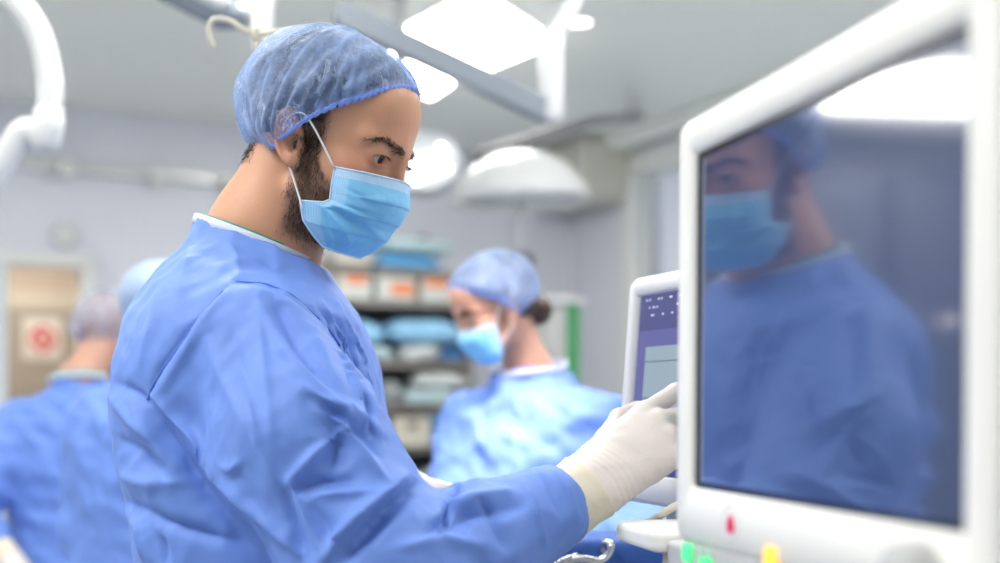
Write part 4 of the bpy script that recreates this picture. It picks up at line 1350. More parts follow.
bm_obj('trace_line', b, M['ui_line'], sc2)
b = bmesh.new(); rs = random.Random(4)
for row, yy in enumerate((0.113, 0.103, 0.093)):
    xx = -0.118
    while xx < 0.11:
        l = rs.uniform(0.002, 0.008)
        if rs.random() < 0.72:
            add_box(b, (xx + l / 2, yy, -0.0001), (l, 0.0024, 0.0006), mt2)
        xx += l + rs.uniform(0.003, 0.009)
bm_obj('header_text', b, M['ui_ink'], sc2)
b = bmesh.new(); x, y = on_plane(mt2, 672, 468)
add_prism(b, rrect(0.05, 0.012, 0.002, 3, x - 0.02, -0.104), -0.001, 0.0002, mt2)
add_prism(b, rrect(0.03, 0.012, 0.002, 3, x + 0.04, -0.104), -0.001, 0.0002, mt2)
bm_obj('footer_button', b, M['ui_head'], sc2)
b = bmesh.new()
q = mt2 @ Vector((0.03, -0.10, -0.05))
add_box(b, (0.03, -0.165, -0.045), (0.20, 0.07, 0.05), mt2, 0.01)
nk = bm_obj('neck', b, M['grey_plastic'], TS)

# the trolley that carries the touch screen
TR = empty('equipment_trolley', (0.36, 1.36, 0), 'white rounded trolley rail beneath the touch screen with beige posts', 'trolley')
ext = Vector((0.2405, -0.9706, 0))
mtr = frame_matrix((0.120, 1.352, 1.2085), ext, (-ext.y, ext.x, 0), (0, 0, 1))   # local x towards the camera, local y to the right
b = bmesh.new()
add_prism(b, rrect(0.134, 0.10, 0.022, 6, 0.067, 0.050), -0.0105, 0.0105, mtr, 0.006, 3)
bm_obj('handle_rail', b, M['white_plastic'], TR, False)
b = bmesh.new(); add_prism(b, rrect(0.10, 0.085, 0.012, 5, 0.186, 0.050), -0.026, 0.004, mtr, 0.005, 3)
bm_obj('side_panel', b, M['grey_plastic'], TR)
for xx, yy in ((0.118, 0.018), (0.155, 0.020)):
    b = bmesh.new(); add_tube(b, [mtr @ Vector((xx, yy, -0.005)), mtr @ Vector((xx, yy, -1.08))], 0.0042, 12)
    bm_obj('post', b, M['beige_metal'], TR, True)
b = bmesh.new(); add_tube(b, curve_pts([at(640, 526, 1.40), at(655, 519, 1.38), at(667, 511, 1.36), at(684, 503, 1.36), at(700, 506, 1.34)]), 0.0045, 10)
bm_obj('hose', b, M['beige_metal'], TR, True)
b = bmesh.new()
add_box(b, (0.13, 0.20, -0.62), (0.46, 0.28, 0.90), mtr, 0.02, 3)
bm_obj('cabinet', b, M['white_plastic'], TR)
b = bmesh.new()
add_box(b, (0.13, 0.20, -0.12), (0.30, 0.16, 0.12), mtr, 0.02, 3)
bm_obj('column', b, M['grey_plastic'], TR)
b = bmesh.new(); add_box(b, (0.13, 0.20, -1.10), (0.56, 0.42, 0.05), mtr, 0.02, 3)
add_box(b, (0.13, 0.045, -1.10), (0.30, 0.12, 0.05), mtr, 0.02, 3)
bs = bm_obj('base', b, M['grey_plastic'], TR)
for sx in (-0.10, 0.36):
    for sy in (0.03, 0.37):
        b = bmesh.new()
        add_lathe(b, [(0, -.014), (.034, -.014), (.0375, -.008), (.0375, .008), (.034, .014), (0, .014)],
                  mtr @ Matrix.Translation((sx, sy, -1.1625)) @ Matrix.Rotation(math.pi / 2, 4, 'X'), 20)
        bm_obj('caster', b, M['dark'], bs, True)

# draped operating table between the man and the woman
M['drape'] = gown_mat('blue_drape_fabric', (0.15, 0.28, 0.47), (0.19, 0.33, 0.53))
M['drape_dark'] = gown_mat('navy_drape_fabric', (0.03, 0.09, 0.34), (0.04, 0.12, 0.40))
OT = empty('operating_table', (0.55, 2.05, 0), 'operating table under a light blue drape beyond the gloved hand', 'table')
ax_ = [axis((-0.05, 1.25, 0.012)), axis((1.78, 2.38, 0.012)), axis((0.70, 1.30, 0.012))]
G = grid(ax_)
F = caps(G, (0.30, 2.09, 1.04), (0.95, 2.09, 1.03), 0.165, 0.17, (1, 0.8, 1))
F = smin(F, ell(G, (0.22, 2.09, 1.05), (0.16, 0.17, 0.14)), 0.05)
q = np.maximum(np.maximum(np.abs(G[0] - 0.60) - 0.52, np.abs(G[1] - 2.09) - 0.22), np.abs(G[2] - 0.86) - 0.13)
F = smin(F, q, 0.06)
V, Q = surfnet(F, ax_); V = smooth(V, Q, 4, 0.5); N_ = normals(V, Q)
V = V + N_ * (0.010 * waves(V * np.array([1, 1, 0.35]), 14, 9, 6) + 0.004 * waves(V, 34, 3))[:, None]
np_mesh('drape', V, Q, M['drape'], OT)
b = bmesh.new(); add_box(b, (0.60, 2.05, 0.74), (0.95, 0.40, 0.06), None, 0.02); bm_obj('table_bed', b, M['dark'], OT)
b = bmesh.new(); add_box(b, (0.60, 2.05, 0.37), (0.26, 0.22, 0.66), None, 0.02); add_box(b, (0.60, 2.05, 0.05), (0.80, 0.42, 0.10), None, 0.03)
bm_obj('table_column', b, M['steel'], OT)
# navy drape hanging over the stand in front of it
b = bmesh.new(); add_box(b, (0.235, 1.735, 1.09), (0.33, 0.15, 0.02), None, 0.006)
IS = empty('instrument_stand', (0.235, 1.705, 0), 'narrow stand under a navy drape below the white trolley rail', 'stand')
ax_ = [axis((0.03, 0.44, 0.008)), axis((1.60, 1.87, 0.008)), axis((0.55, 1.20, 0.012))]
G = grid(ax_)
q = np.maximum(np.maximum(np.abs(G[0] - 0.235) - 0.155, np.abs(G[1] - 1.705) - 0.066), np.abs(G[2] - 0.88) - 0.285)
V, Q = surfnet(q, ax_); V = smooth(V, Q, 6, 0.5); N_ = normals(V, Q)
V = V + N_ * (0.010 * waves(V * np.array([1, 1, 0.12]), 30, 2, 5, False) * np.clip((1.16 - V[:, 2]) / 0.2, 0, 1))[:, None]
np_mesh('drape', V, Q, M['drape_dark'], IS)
b.free()
b = bmesh.new(); add_tube(b, [(0.235, 1.705, 0.03), (0.235, 1.705, 0.7)], 0.02, 12); bm_obj('pole', b, M['steel'], IS, True)
b = bmesh.new(); add_box(b, (0.235, 1.705, 0.02), (0.34, 0.06, 0.04), None, 0.01); add_box(b, (0.235, 1.705, 0.02), (0.06, 0.18, 0.04), None, 0.01); bm_obj('foot', b, M['steel'], IS)
# bright steel clamp by the sleeve
b = bmesh.new()
add_tube(b, curve_pts([at(556, 563, 1.62), at(580, 559, 1.62), at(598, 561, 1.62), at(608, 555, 1.62), at(611, 546, 1.62), at(606, 543, 1.63), at(602, 551, 1.64)], 6), 0.0055, 10)
cl = bm_obj('rail_clamp', b, M['steel'], None, True)
tag(cl, 'shiny steel hook shaped clamp rising beside the blue sleeve cuff', 'clamp')
b = bmesh.new(); add_tube(b, [at(556, 563, 1.62), at(557, 570, 1.63), Vector((0.10, 1.66, 1.09))], 0.0055, 10); add_tube(b, [at(562, 561, 1.60), at(588, 551, 1.66)], 0.004, 8)
bm_obj('clamp_arm', b, M['steel'], cl, True)

# ------------------------------------------------------------------ booms and lamps under the ceiling
def px_tube(b, pts, rpx, Y, seg=16):
    P = [Vector(at(x, y, Y if not isinstance(Y, (list, tuple)) else Y[i])) for i, (x, y) in enumerate(pts)]
    add_tube(b, P, [r * (Y if not isinstance(Y, (list, tuple)) else Y[i]) / FPX for i, r in enumerate(rpx if isinstance(rpx, (list, tuple)) else [rpx] * len(pts))], seg)

t = empty('lamp_boom', at(-20, 0, 2.6), 'curved white boom arm with an elbow joint at the left edge', 'lamp arm')
b = bmesh.new()
add_tube(b, curve_pts([at(-80, -60, 2.6), at(-30, -32, 2.6), at(14, 0, 2.6), at(38, 32, 2.6), at(49, 75, 2.6), at(50, 122, 2.6)], 8), 0.026, 18)
bm_obj('upper_arm', b, M['white_gloss'], t, True)
b = bmesh.new(); px_tube(b, [(49, 108), (48, 122), (45, 140), (43, 150)], [13.5, 16, 16, 12], 2.6, 20)
bm_obj('elbow_joint', b, M['white_gloss'], t, True)
b = bmesh.new(); add_tube(b, curve_pts([at(46, 134, 2.6), at(24, 132, 2.6), at(10, 152, 2.6), at(-14, 186, 2.6), at(-60, 240, 2.6)], 6), 0.029, 18)
bm_obj('lower_arm', b, M['white_gloss'], t, True)
b = bmesh.new(); px_tube(b, [(-80, -60), (-90, -470)], 16, 2.6); bm_obj('ceiling_shaft', b, M['white_gloss'], t, True)

t = empty('lamp_boom', at(262, -30, 3.0), 'white column with a short grey arm above the back of the blue cap', 'lamp arm')
b = bmesh.new(); px_tube(b, [(266, -290), (264, -20), (262, 40), (262, 58)], [13, 13, 10, 9], 3.0); bm_obj('ceiling_shaft', b, M['white_gloss'], t, True)
b = bmesh.new()
px_tube(b, [(110, -48), (170, -14), (225, 14), (248, 20)], [17, 17, 17, 8], 3.0)
for v in b.verts: v.co.z -= 0.0
bm_obj('arm', b, M['bluegrey'], t, True)
b = bmesh.new(); px_tube(b, [(120, -52), (175, -21), (222, 2), (228, 5)], [9, 9, 9, 4], [2.96, 2.96, 2.96, 2.96]); bm_obj('arm_cover', b, M['white_gloss'], t, True)
b = bmesh.new(); px_tube(b, [(228, 10), (262, 12)], 8, 3.0); bm_obj('arm_joint', b, M['white_gloss'], t, True)

t = empty('lamp_boom', at(552, -60, 3.6), 'long slanting grey arm hung from a white shaft before the ceiling panels', 'lamp arm')
b = bmesh.new()
A, B_ = Vector(at(346, 17, 3.45)), Vector(at(545, 110, 3.62))
d = (B_ - A).normalized(); sd = d.cross(Vector((0, 1, 0))).normalized()
mm = frame_matrix((A + B_) / 2, d, sd, d.cross(sd))
Ln = (B_ - A).length
add_prism(b, rrect(Ln + 0.06, 0.068, 0.030, 8), -0.03, 0.03, mm, 0.008, 3)
bm_obj('arm', b, M['bluegrey'], t)
b = bmesh.new(); px_tube(b, [(551, 123), (551, 116), (551, 52), (552, 30)], [8, 12, 12, 12], 3.62, 20); bm_obj('shaft', b, M['white_gloss'], t, True)
b = bmesh.new(); px_tube(b, [(550, 48), (560, 26), (578, -10), (600, -50)], [10, 9, 9, 9], 3.62, 16)
px_tube(b, [(600, -50), (600, -185)], [14, 14], 3.62, 16); bm_obj('upper_arm', b, M['white_gloss'], t, True)

t = empty('operating_lamp', at(520, 175, 5.0), 'white dome shaped operating lamp beyond the surgeon, above the woman', 'lamp')
Y = 5.0; k = Y / FPX
c = Vector(at(521, 200, Y))
b = bmesh.new()
add_lathe(b, [(0, 48 * k), (16 * k, 47 * k), (34 * k, 42 * k), (52 * k, 30 * k), (64 * k, 14 * k), (69 * k, 2 * k), (69 * k, -3 * k), (66 * k, -3 * k), (62 * k, 2 * k), (40 * k, 12 * k), (0, 14 * k)],
          Matrix.Translation(c) @ Matrix.Rotation(math.radians(-3), 4, 'Y'), 40)
bm_obj('dome', b, M['white_gloss'], t, True)
b = bmesh.new(); add_lathe(b, [(0, 8 * k), (58 * k, 3 * k), (58 * k, 1 * k), (0, 1 * k)], Matrix.Translation(c) @ Matrix.Rotation(math.radians(-3), 4, 'Y'), 40)
bm_obj('lens', b, mat('lamp_lens', (0.6, 0.63, 0.66), 0.2, var=0.02), t, True)
b = bmesh.new(); px_tube(b, [(521, 196), (520, 250)], [2.6, 2.6], 5.0, 10); bm_obj('handle', b, M['white_gloss'], t, True)
b = bmesh.new(); px_tube(b, [(521, 152), (522, 140)], [7, 7], 5.0); add_tube(b, [at(472, 158, 5.0), at(522, 143, 5.0), at(590, 121, 5.3), at(640, 116, 7.1)], 0.026, 12)
M['boom_grey'] = mat('grey_boom_enamel', (0.20, 0.20, 0.20), 0.4, var=0.03)
bm_obj('arm', b, M['boom_grey'], t, True)

t = empty('operating_lamp', at(430, 168, 4.4), 'round operating lamp with bright bulbs right beside the surgeon\'s eyes', 'lamp')
Y = 4.4; k = Y / FPX
mm = Matrix.Translation(at(427, 166, Y)) @ Matrix.Rotation(math.radians(-14), 4, 'Y') @ Matrix.Rotation(math.radians(62), 4, 'X')
b = bmesh.new()
add_lathe(b, [(0, -26 * k), (18 * k, -24 * k), (32 * k, -12 * k), (36 * k, 2 * k), (36 * k, 8 * k), (33 * k, 9 * k), (32 * k, 2 * k), (0, 0)], mm, 36)
bm_obj('shell', b, mat('lamp_shell_grey', (0.46, 0.48, 0.50), 0.3, var=0.02), t, True)
for (ax1, ay1, r) in ((3, 4, 8), (-16, 14, 6), (17, -10, 5.5), (-14, -14, 5.5), (18, 14, 4.5)):
    b = bmesh.new(); add_lathe(b, [(0, 7 * k), (r * 0.8 * k, 6 * k), (r * k, 1.5 * k), (r * k, -1 * k)], mm @ Matrix.Translation((ax1 * k, ay1 * k, 1 * k)), 20)
    bm_obj('bulb', b, M['bulb'], t, True)
b = bmesh.new(); px_tube(b, [(424, 152), (400, 110), (400, -55)], [7, 7, 7], [4.62, 4.7, 4.7]); bm_obj('arm', b, M['white_gloss'], t, True)

# lamp added unseen over the operating table to light the drape and the woman
t = empty('operating_lamp', (0.10, 2.02, 2.72), 'unseen operating lamp added over the draped table to light the woman', 'lamp')
mm = Matrix.Translation((0.02, 1.98, 2.62)) @ Matrix.Rotation(math.radians(24), 4, 'X')
b = bmesh.new(); add_lathe(b, [(0, .12), (.12, .10), (.20, .03), (.21, -.02), (.19, -.02), (.17, 0.0), (0, 0.0)], mm, 36); bm_obj('dome', b, M['white_gloss'], t, True)
b = bmesh.new(); add_lathe(b, [(0, -.006), (.165, -.006), (.165, -.001), (0, -.001)], mm, 36); bm_obj('lens', b, M['lamp'], t, True)
b = bmesh.new(); add_tube(b, [mm @ Vector((0, 0, .10)), mm @ Vector((0, 0, .16)), (0.02, 1.9, 3.0)], 0.03, 14); bm_obj('arm', b, M['white_gloss'], t, True)
ld = bpy.data.lights.new('added_chest_beam', 'SPOT'); ld.color = (1.0, 0.82, 0.80); ld.energy = 380; ld.spot_size = math.radians(15); ld.spot_blend = 0.8; ld.shadow_soft_size = 0.12  # spot added to brighten the woman's chest
lo = bpy.data.objects.new('added_chest_beam', ld); COL.objects.link(lo)
p0 = mm @ Vector((0, 0, -0.05)); tgt = Vector((0.015, 2.70, 1.26))
lo.location = p0; lo.rotation_euler = (tgt - p0).to_track_quat('-Z', 'Y').to_euler()
lo.parent = t; lo.matrix_parent_inverse = t.matrix_basis.inverted()

# drip stand behind the surgeon
t = empty('drip_stand', (at(257, 0, 1.95)[0], 1.95, 0), 'beige metal drip stand with curled hooks behind the blue cap', 'stand')
Y = 1.95
b = bmesh.new(); px_tube(b, [(257, 34), (257, 60)], [3.4, 3.4], Y, 12); add_tube(b, [at(257, 60, Y), (at(257, 0, Y)[0], Y, 0.06)], 0.0075, 14)
bm_obj('pole', b, M['beige_metal'], t, True)
b = bmesh.new(); px_tube(b, [(257, 26), (257, 29), (257, 40), (257, 42)], [3, 5.5, 5.5, 4], Y, 14); bm_obj('hook_hub', b, M['beige_metal'], t, True)
for pts in ([(257, 35), (246, 31), (232, 22), (221, 19), (212, 21), (209, 30), (211, 40), (215, 48)],
            [(257, 35), (275, 32), (292, 30), (310, 31), (320, 38), (318, 48), (313, 55)]):
    b = bmesh.new(); add_tube(b, curve_pts([at(x, y, Y) for x, y in pts], 6), [0.0042] * (6 * (len(pts) - 1) - 4) + [0.0036] * 5, 10)
    bm_obj('hook', b, M['beige_metal'], t, True)
b = bmesh.new()
for k in range(5):
    a = 2 * math.pi * k / 5
    c = Vector((at(257, 0, Y)[0], Y, 0))
    add_tube(b, [c + Vector((0, 0, .08)), c + Vector((.26 * math.cos(a), .26 * math.sin(a), 0.022))], [0.014, 0.022], 10)
bm_obj('foot', b, M['steel'], t, True)

# ------------------------------------------------------------------ things on the walls
b = bmesh.new(); add_prism(b, rrect(1.55, 0.075, 0.01), 0, 0.05, RM(1.42, V1, 2.66) @ Matrix.Rotation(math.pi / 2, 4, 'X'), 0.006)
o = bm_obj('wall_rail', b, M['white_gloss']); tag(o, 'long white supply rail running high along the back wall', 'rail')
for uu in (1.08, 1.58, 2.0):
    b = bmesh.new(); add_lathe(b, [(0, 0.075), (0.045, 0.075), (0.052, 0.06), (0.052, 0.0)], RM(uu, V1 - 0.045, 2.64) @ Matrix.Rotation(math.pi / 2, 4, 'X'), 24)
    bm_obj('outlet', b, M['frame'], o, True)
b = bmesh.new(); add_lathe(b, [(0, 0.05), (0.06, 0.048), (0.074, 0.035), (0.078, 0.0)], RM(*[1.08, V1, 2.27]) @ Matrix.Rotation(math.pi / 2, 4, 'X'), 28)
o = bm_obj('wall_disc', b, M['white_gloss'], None, True); tag(o, 'pale round disc on the wall above the doorway', 'wall fitting')
b = bmesh.new(); add_lathe(b, [(0, 0.062), (0.03, 0.06), (0.034, 0.045)], RM(*[1.08, V1, 2.27]) @ Matrix.Rotation(math.pi / 2, 4, 'X'), 24); bm_obj('centre_cap', b, M['frame'], o, True)
# cream air unit in the corner, wall phone
b = bmesh.new(); add_box(b, (U1 - 0.20, V1 - 0.42, 2.79), (0.36, 0.72, 0.36), RM(0, 0), 0.03, 3)
M['cream'] = mat('cream_plastic', (0.62, 0.61, 0.52), 0.45, var=0.02)
o = bm_obj('air_unit', b, M['cream']); tag(o, 'cream air conditioning box in the corner behind the dome lamp', 'air conditioner')
b = bmesh.new()
for k in range(5): add_box(b, (U1 - 0.382, V1 - 0.42, 2.66 + 0.022 * k), (0.012, 0.60, 0.008), RM(0, 0))
bm_obj('vent_slats', b, M['frame'], o)
pu = 4.03
b = bmesh.new(); add_box(b, (pu, V1 - 0.03, 2.20), (0.09, 0.06, 0.24), RM(0, 0), 0.012)
o = bm_obj('wall_phone', b, M['dark']); tag(o, 'small dark wall phone on the back wall above the woman\'s cap', 'phone')
b = bmesh.new(); add_box(b, (pu - 0.02, V1 - 0.075, 2.20), (0.035, 0.03, 0.22), RM(0, 0), 0.012); bm_obj('handset', b, M['dark'], o)

# unseen cabinets added left of the doorway to darken the monitor's mirror image
M['ind'] = mat('added_glow_point', (0.9, 0.8, 0.8), 0.3, emit=(1.0, 0.85, 0.82), estr=5.0)  # added points that glow in the monitor's reflection
M['cab'] = mat('slate_cabinet_enamel', (0.085, 0.095, 0.12), 0.35, var=0.05)
M['cab_door'] = mat('slate_cabinet_door', (0.11, 0.12, 0.15), 0.3, var=0.05)
for n_, (uu, txt) in enumerate(((-2.85, 'added slate cabinet farthest from the doorway, darkening the monitor reflection'), (-1.90, 'added slate cabinet in the middle of three, darkening the monitor reflection'),
                                (-0.95, 'added slate cabinet nearest the doorway, darkening the monitor reflection'))):
    t = empty('added_dark_cabinet', room(uu, V1 - 0.26, 0), txt, 'cabinet', 'added slate cabinets on the back wall')
    b = bmesh.new(); add_box(b, (uu, V1 - 0.26, 1.37), (0.92, 0.48, 2.70), RM(0, 0), 0.01); bm_obj('carcass', b, M['cab'], t)
    for s_ in (-1, 1):
        b = bmesh.new(); add_box(b, (uu + s_ * 0.228, V1 - 0.515, 1.37), (0.44, 0.022, 2.56), RM(0, 0), 0.006); dr = bm_obj('door', b, M['cab_door'], t)
        b = bmesh.new(); add_box(b, (uu + s_ * 0.04, V1 - 0.54, 1.25), (0.018, 0.03, 0.22), RM(0, 0), 0.006); bm_obj('handle', b, M['steel'], dr)
    for (du, zz) in ((-.3, 1.62), (.12, 1.86), (.32, 1.52), (-.1, 2.08))[n_ % 2:]:
        b = bmesh.new(); add_lathe(b, [(0.022, 0.0), (0.020, 0.008), (0, 0.012)], RM(uu + du, V1 - 0.526, zz) @ Matrix.Rotation(math.pi / 2, 4, 'X'), 16)
        bm_obj('added_glow_point', b, M['ind'], t)

# ------------------------------------------------------------------ shelf unit full of packs on the back wall
SU0, SU1, SV0, SV1 = 1.95, 3.36, 6.86, 7.32
BZ = [2.125, 1.935, 1.575, 1.315, 1.065, 0.74, 0.40]
SH = empty('shelf_unit', room((SU0 + SU1) / 2, (SV0 + SV1) / 2, 0), 'dark open shelf unit stacked with packs on the back wall', 'shelf')
for z in BZ:
    b = bmesh.new(); add_box(b, ((SU0 + SU1) / 2, (SV0 + SV1) / 2, z - 0.02), (SU1 - SU0, SV1 - SV0, 0.04), RM(0, 0), 0.005); bm_obj('shelf_board', b, M['shelf'], SH)
for u in (SU0 - 0.015, SU1 + 0.015):
    b = bmesh.new(); add_box(b, (u, (SV0 + SV1) / 2, 1.05), (0.03, SV1 - SV0, 2.12), RM(0, 0), 0.004); bm_obj('side_panel', b, M['shelf'], SH)
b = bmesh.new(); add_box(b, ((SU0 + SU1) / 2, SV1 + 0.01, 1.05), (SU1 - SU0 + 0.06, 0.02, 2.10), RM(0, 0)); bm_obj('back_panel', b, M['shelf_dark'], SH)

def pack_mat(name, col): return mat(name, col, 0.5, var=0.10, scale=14, bump=0.35, bscale=22)
PK = {'pale': pack_mat('pale_teal_wrap', (0.50, 0.66, 0.68)), 'blue': pack_mat('blue_wrap', (0.10, 0.36, 0.66)), 'sky': pack_mat('sky_blue_wrap', (0.30, 0.58, 0.82)),
      'navy': pack_mat('navy_wrap', (0.04, 0.16, 0.38)), 'white': pack_mat('white_wrap', (0.66, 0.69, 0.68)), 'cream': pack_mat('cream_card', (0.60, 0.56, 0.47)),
      'grey': pack_mat('grey_wrap', (0.30, 0.32, 0.33)), 'purple': pack_mat('purple_card', (0.07, 0.05, 0.15)), 'orange': mat('orange_label', (0.80, 0.24, 0.08), 0.5, var=0.06),
      'carton': pack_mat('pale_carton_card', (0.62, 0.64, 0.60)), 'cyan': pack_mat('bright_cyan_wrap', (0.05, 0.42, 0.72))}
def pillow(name, u, v, z, w, d, h, rot, m, label, cat, group, seed=0, tilt=0.0):
    """a soft wrapped pack lying on a board with its base at z"""
    n = 18
    b = bmesh.new()
    bmesh.ops.create_cube(b, size=2.0)
    bmesh.ops.subdivide_edges(b, edges=b.edges[:], cuts=7, use_grid_fill=True)
    rs = random.Random(seed)
    ph = [rs.uniform(0, 6) for _ in range(6)]
    for q in b.verts:
        x, y, zz = q.co
        r = max(abs(x), abs(y))
        e = (1 - 0.72 * max(0.0, r) ** 4)
        x2 = x * (1 + 0.06 * math.sin(3 * y + ph[0])); y2 = y * (1 + 0.06 * math.sin(3 * x + ph[1]))
        z2 = zz * e * (1 + 0.14 * math.sin(4 * x + ph[2]) * math.sin(3 * y + ph[3]))
        if zz < 0: z2 = max(zz * e, -0.75)
        q.co = (x2 * w / 2, y2 * d / 2, z2 * h / 2)
    zmin = min(q.co.z for q in b.verts)
    mt = RM(u, v, z) @ Matrix.Rotation(rot, 4, 'Z') @ Matrix.Rotation(tilt, 4, 'Y')
    b.transform(mt)
    lo = min(q.co.z for q in b.verts)
    bmesh.ops.translate(b, verts=b.verts[:], vec=(0, 0, z + 0.001 - lo))
    o = bm_obj(name, b, m, None, True)
    return tag(o, label, cat, group)
def carton(u, v, z, w, d, h, m, label, lab, group, lm='orange', rot=0.0):
    t = RM(u, v, z) @ Matrix.Rotation(rot, 4, 'Z')
    b = bmesh.new(); add_box(b, (0, 0, h / 2 + 0.001), (w, d, h), t, 0.005)
    o = bm_obj('supply_carton', b, m); tag(o, label, 'box', group)
    if lab:
        b = bmesh.new(); add_box(b, (lab[0] * w, -d / 2 - 0.001, h * lab[1]), (lab[2] * w, 0.004, lab[3] * h), t, 0.001)
        bm_obj('carton_label', b, PK[lm], o).__setitem__('label', 'orange printed label')
    return o
def su(px, v):
    """room u on the line v under column px"""
    k = (px - CX) / FPX      # (u UX - v UY) = k (u UY + v UX)
    return v * (UY + k * UX) / (UX - k * UY)
v0 = 7.02
def W_(px0, px1, v=v0): return su(px1, v) - su(px0, v)
def UM(px0, px1, v=v0): return su((px0 + px1) / 2, v)
# top of the unit
T_ = BZ[0]
pillow('wrapped_pack', UM(322, 366), v0, T_, W_(322, 363), .30, .10, .0, PK['cream'], 'flat cream pack on top of the shelf unit, next to the face mask', 'pack', 'packs on top of the unit', 1)
pillow('wrapped_pack', UM(366, 432), v0, T_, W_(368, 429), .30, .105, 0, PK['blue'], 'blue folded pack lying under the pale teal bag on the unit top', 'pack', 'packs on top of the unit', 2)
pillow('wrapped_pack', UM(378, 446), v0, T_ + .108, W_(376, 448), .30, .10, .05, PK['pale'], 'pale teal bag lying on top of everything on the unit', 'pack', 'packs on top of the unit', 3)
carton(UM(432, 440), v0 + .20, T_, .055, .08, .25, PK['purple'], 'narrow dark purple carton upright beside the pale teal bag', None, 'cartons on the unit')
# second board: cartons with orange labels
T_ = BZ[1]
carton(UM(328, 362), v0 - .02, T_, W_(328, 361), .3, .135, PK['carton'], 'pale carton with its orange label on top, second board, first from the surgeon', (0.05, .80, .62, .36), 'cartons on the unit')
carton(UM(366, 405), v0 - .02, T_, W_(367, 404), .3, .135, PK['carton'], 'pale carton with orange label to one side, middle of the second board', (0.16, .50, .60, .50), 'cartons on the unit')
carton(UM(410, 440), v0 - .02, T_, W_(410, 438), .3, .135, PK['carton'], 'pale carton with wide orange band, second board, nearest the woman', (0.0, .80, .86, .34), 'cartons on the unit')
carton(UM(300, 324), v0 - .02, T_, W_(300, 324), .3, .13, PK['cream'], 'plain cream carton on the second board behind the surgeon\'s chin', None, 'cartons on the unit')
# third board
T_ = BZ[2]
pillow('wrapped_pack', UM(350, 386), v0 - .04, T_, W_(352, 380), .28, .09, .05, PK['pale'], 'crumpled pale pack leaning under the light blue one', 'pack', 'soft packs on the third board', 4, .12)
pillow('wrapped_pack', UM(334, 378), v0 + .02, T_ + .10, W_(332, 367), .34, .16, -.05, PK['sky'], 'light blue pack on the third board beside the surgeon\'s chest', 'pack', 'soft packs on the third board', 5)
pillow('wrapped_pack', UM(388, 428), v0 - .03, T_, W_(391, 426), .30, .10, .1, PK['white'], 'whitish pack slanting below the large blue pack', 'pack', 'soft packs on the third board', 6, -.12)
pillow('wrapped_pack', UM(430, 456), v0, T_, W_(432, 454), .32, .11, 0, PK['navy'], 'dark navy pack on the third board close to the woman\'s mask', 'pack', 'soft packs on the third board', 7)
pillow('wrapped_pack', UM(378, 456), v0 - .02, T_ + .115, W_(381, 452), .36, .16, .0, PK['sky'], 'large bulging blue pack lying across the others on the third board', 'pack', 'soft packs on the third board', 8)
# fourth board
T_ = BZ[3]
pillow('wrapped_pack', UM(350, 372), v0, T_, W_(350, 371), .3, .165, 0, PK['cyan'], 'cyan pack on the fourth board against the surgeon\'s chest', 'pack', 'soft packs on the fourth board', 9)
pillow('wrapped_pack', UM(372, 396), v0, T_, W_(374, 395), .3, .17, .0, PK['grey'], 'grey pack on the fourth board left of the pale bags', 'pack', 'soft packs on the fourth board', 10)
pillow('wrapped_pack', UM(396, 446), v0 - .03, T_, W_(398, 446), .32, .11, .03, PK['pale'], 'pale grey bag lying flat on the fourth board under a white one', 'pack', 'soft packs on the fourth board', 11)
pillow('wrapped_pack', UM(406, 458), v0 - .03, T_ + .105, W_(408, 456), .30, .10, -.05, PK['white'], 'white bag on top of the pale grey bag, fourth board', 'pack', 'soft packs on the fourth board', 12)
# fifth board
T_ = BZ[4]
b = bmesh.new()
t5 = RM(UM(380, 418), v0 - .04, T_ + 0.001)
bw, bd, bh = W_(381, 418), .32, .175
add_box(b, (0, 0, .006), (bw, bd, .012), t5, .003)
for s in (-1, 1):
    add_box(b, (s * (bw / 2 - .005), 0, bh / 2), (.01, bd, bh), t5, .003); add_box(b, (0, s * (bd / 2 - .005), bh / 2), (bw, .01, bh), t5, .003)
bino = bm_obj('storage_bin', b, PK['cream']); tag(bino, 'open beige storage bin on the fifth board', 'bin')
b = bmesh.new(); add_box(b, (0, -bd / 2 - .004, bh * .72), (.07, .012, .03), t5, .004); bm_obj('grip', b, M['dark'], bino)
pillow('wrapped_pack', UM(418, 448), v0, T_, W_(420.5, 448), .30, .11, 0, PK['cyan'], 'cyan pack right of the beige bin, lower of two', 'pack', 'soft packs on the fifth board', 13)
pillow('wrapped_pack', UM(420, 450), v0, T_ + .112, W_(421, 450), .32, .09, .1, PK['blue'], 'blue pack on the cyan one right of the beige bin', 'pack', 'soft packs on the fifth board', 14)
pillow('wrapped_pack', UM(352, 380), v0, T_, W_(354, 377), .30, .15, 0, PK['blue'], 'blue pack left of the beige bin beside the surgeon\'s sleeve', 'pack', 'soft packs on the fifth board', 15)
# sixth board
T_ = BZ[5]
pillow('wrapped_pack', UM(384, 414), v0, T_, W_(386, 413), .30, .22, 0, PK['grey'], 'grey pack on the sixth board above the surgeon\'s elbow', 'pack', 'soft packs on the sixth board', 16)
pillow('wrapped_pack', UM(416, 446), v0, T_, W_(418, 446), .30, .22, .03, PK['pale'], 'pale teal pack on the sixth board beside the grey pack', 'pack', 'soft packs on the sixth board', 17)

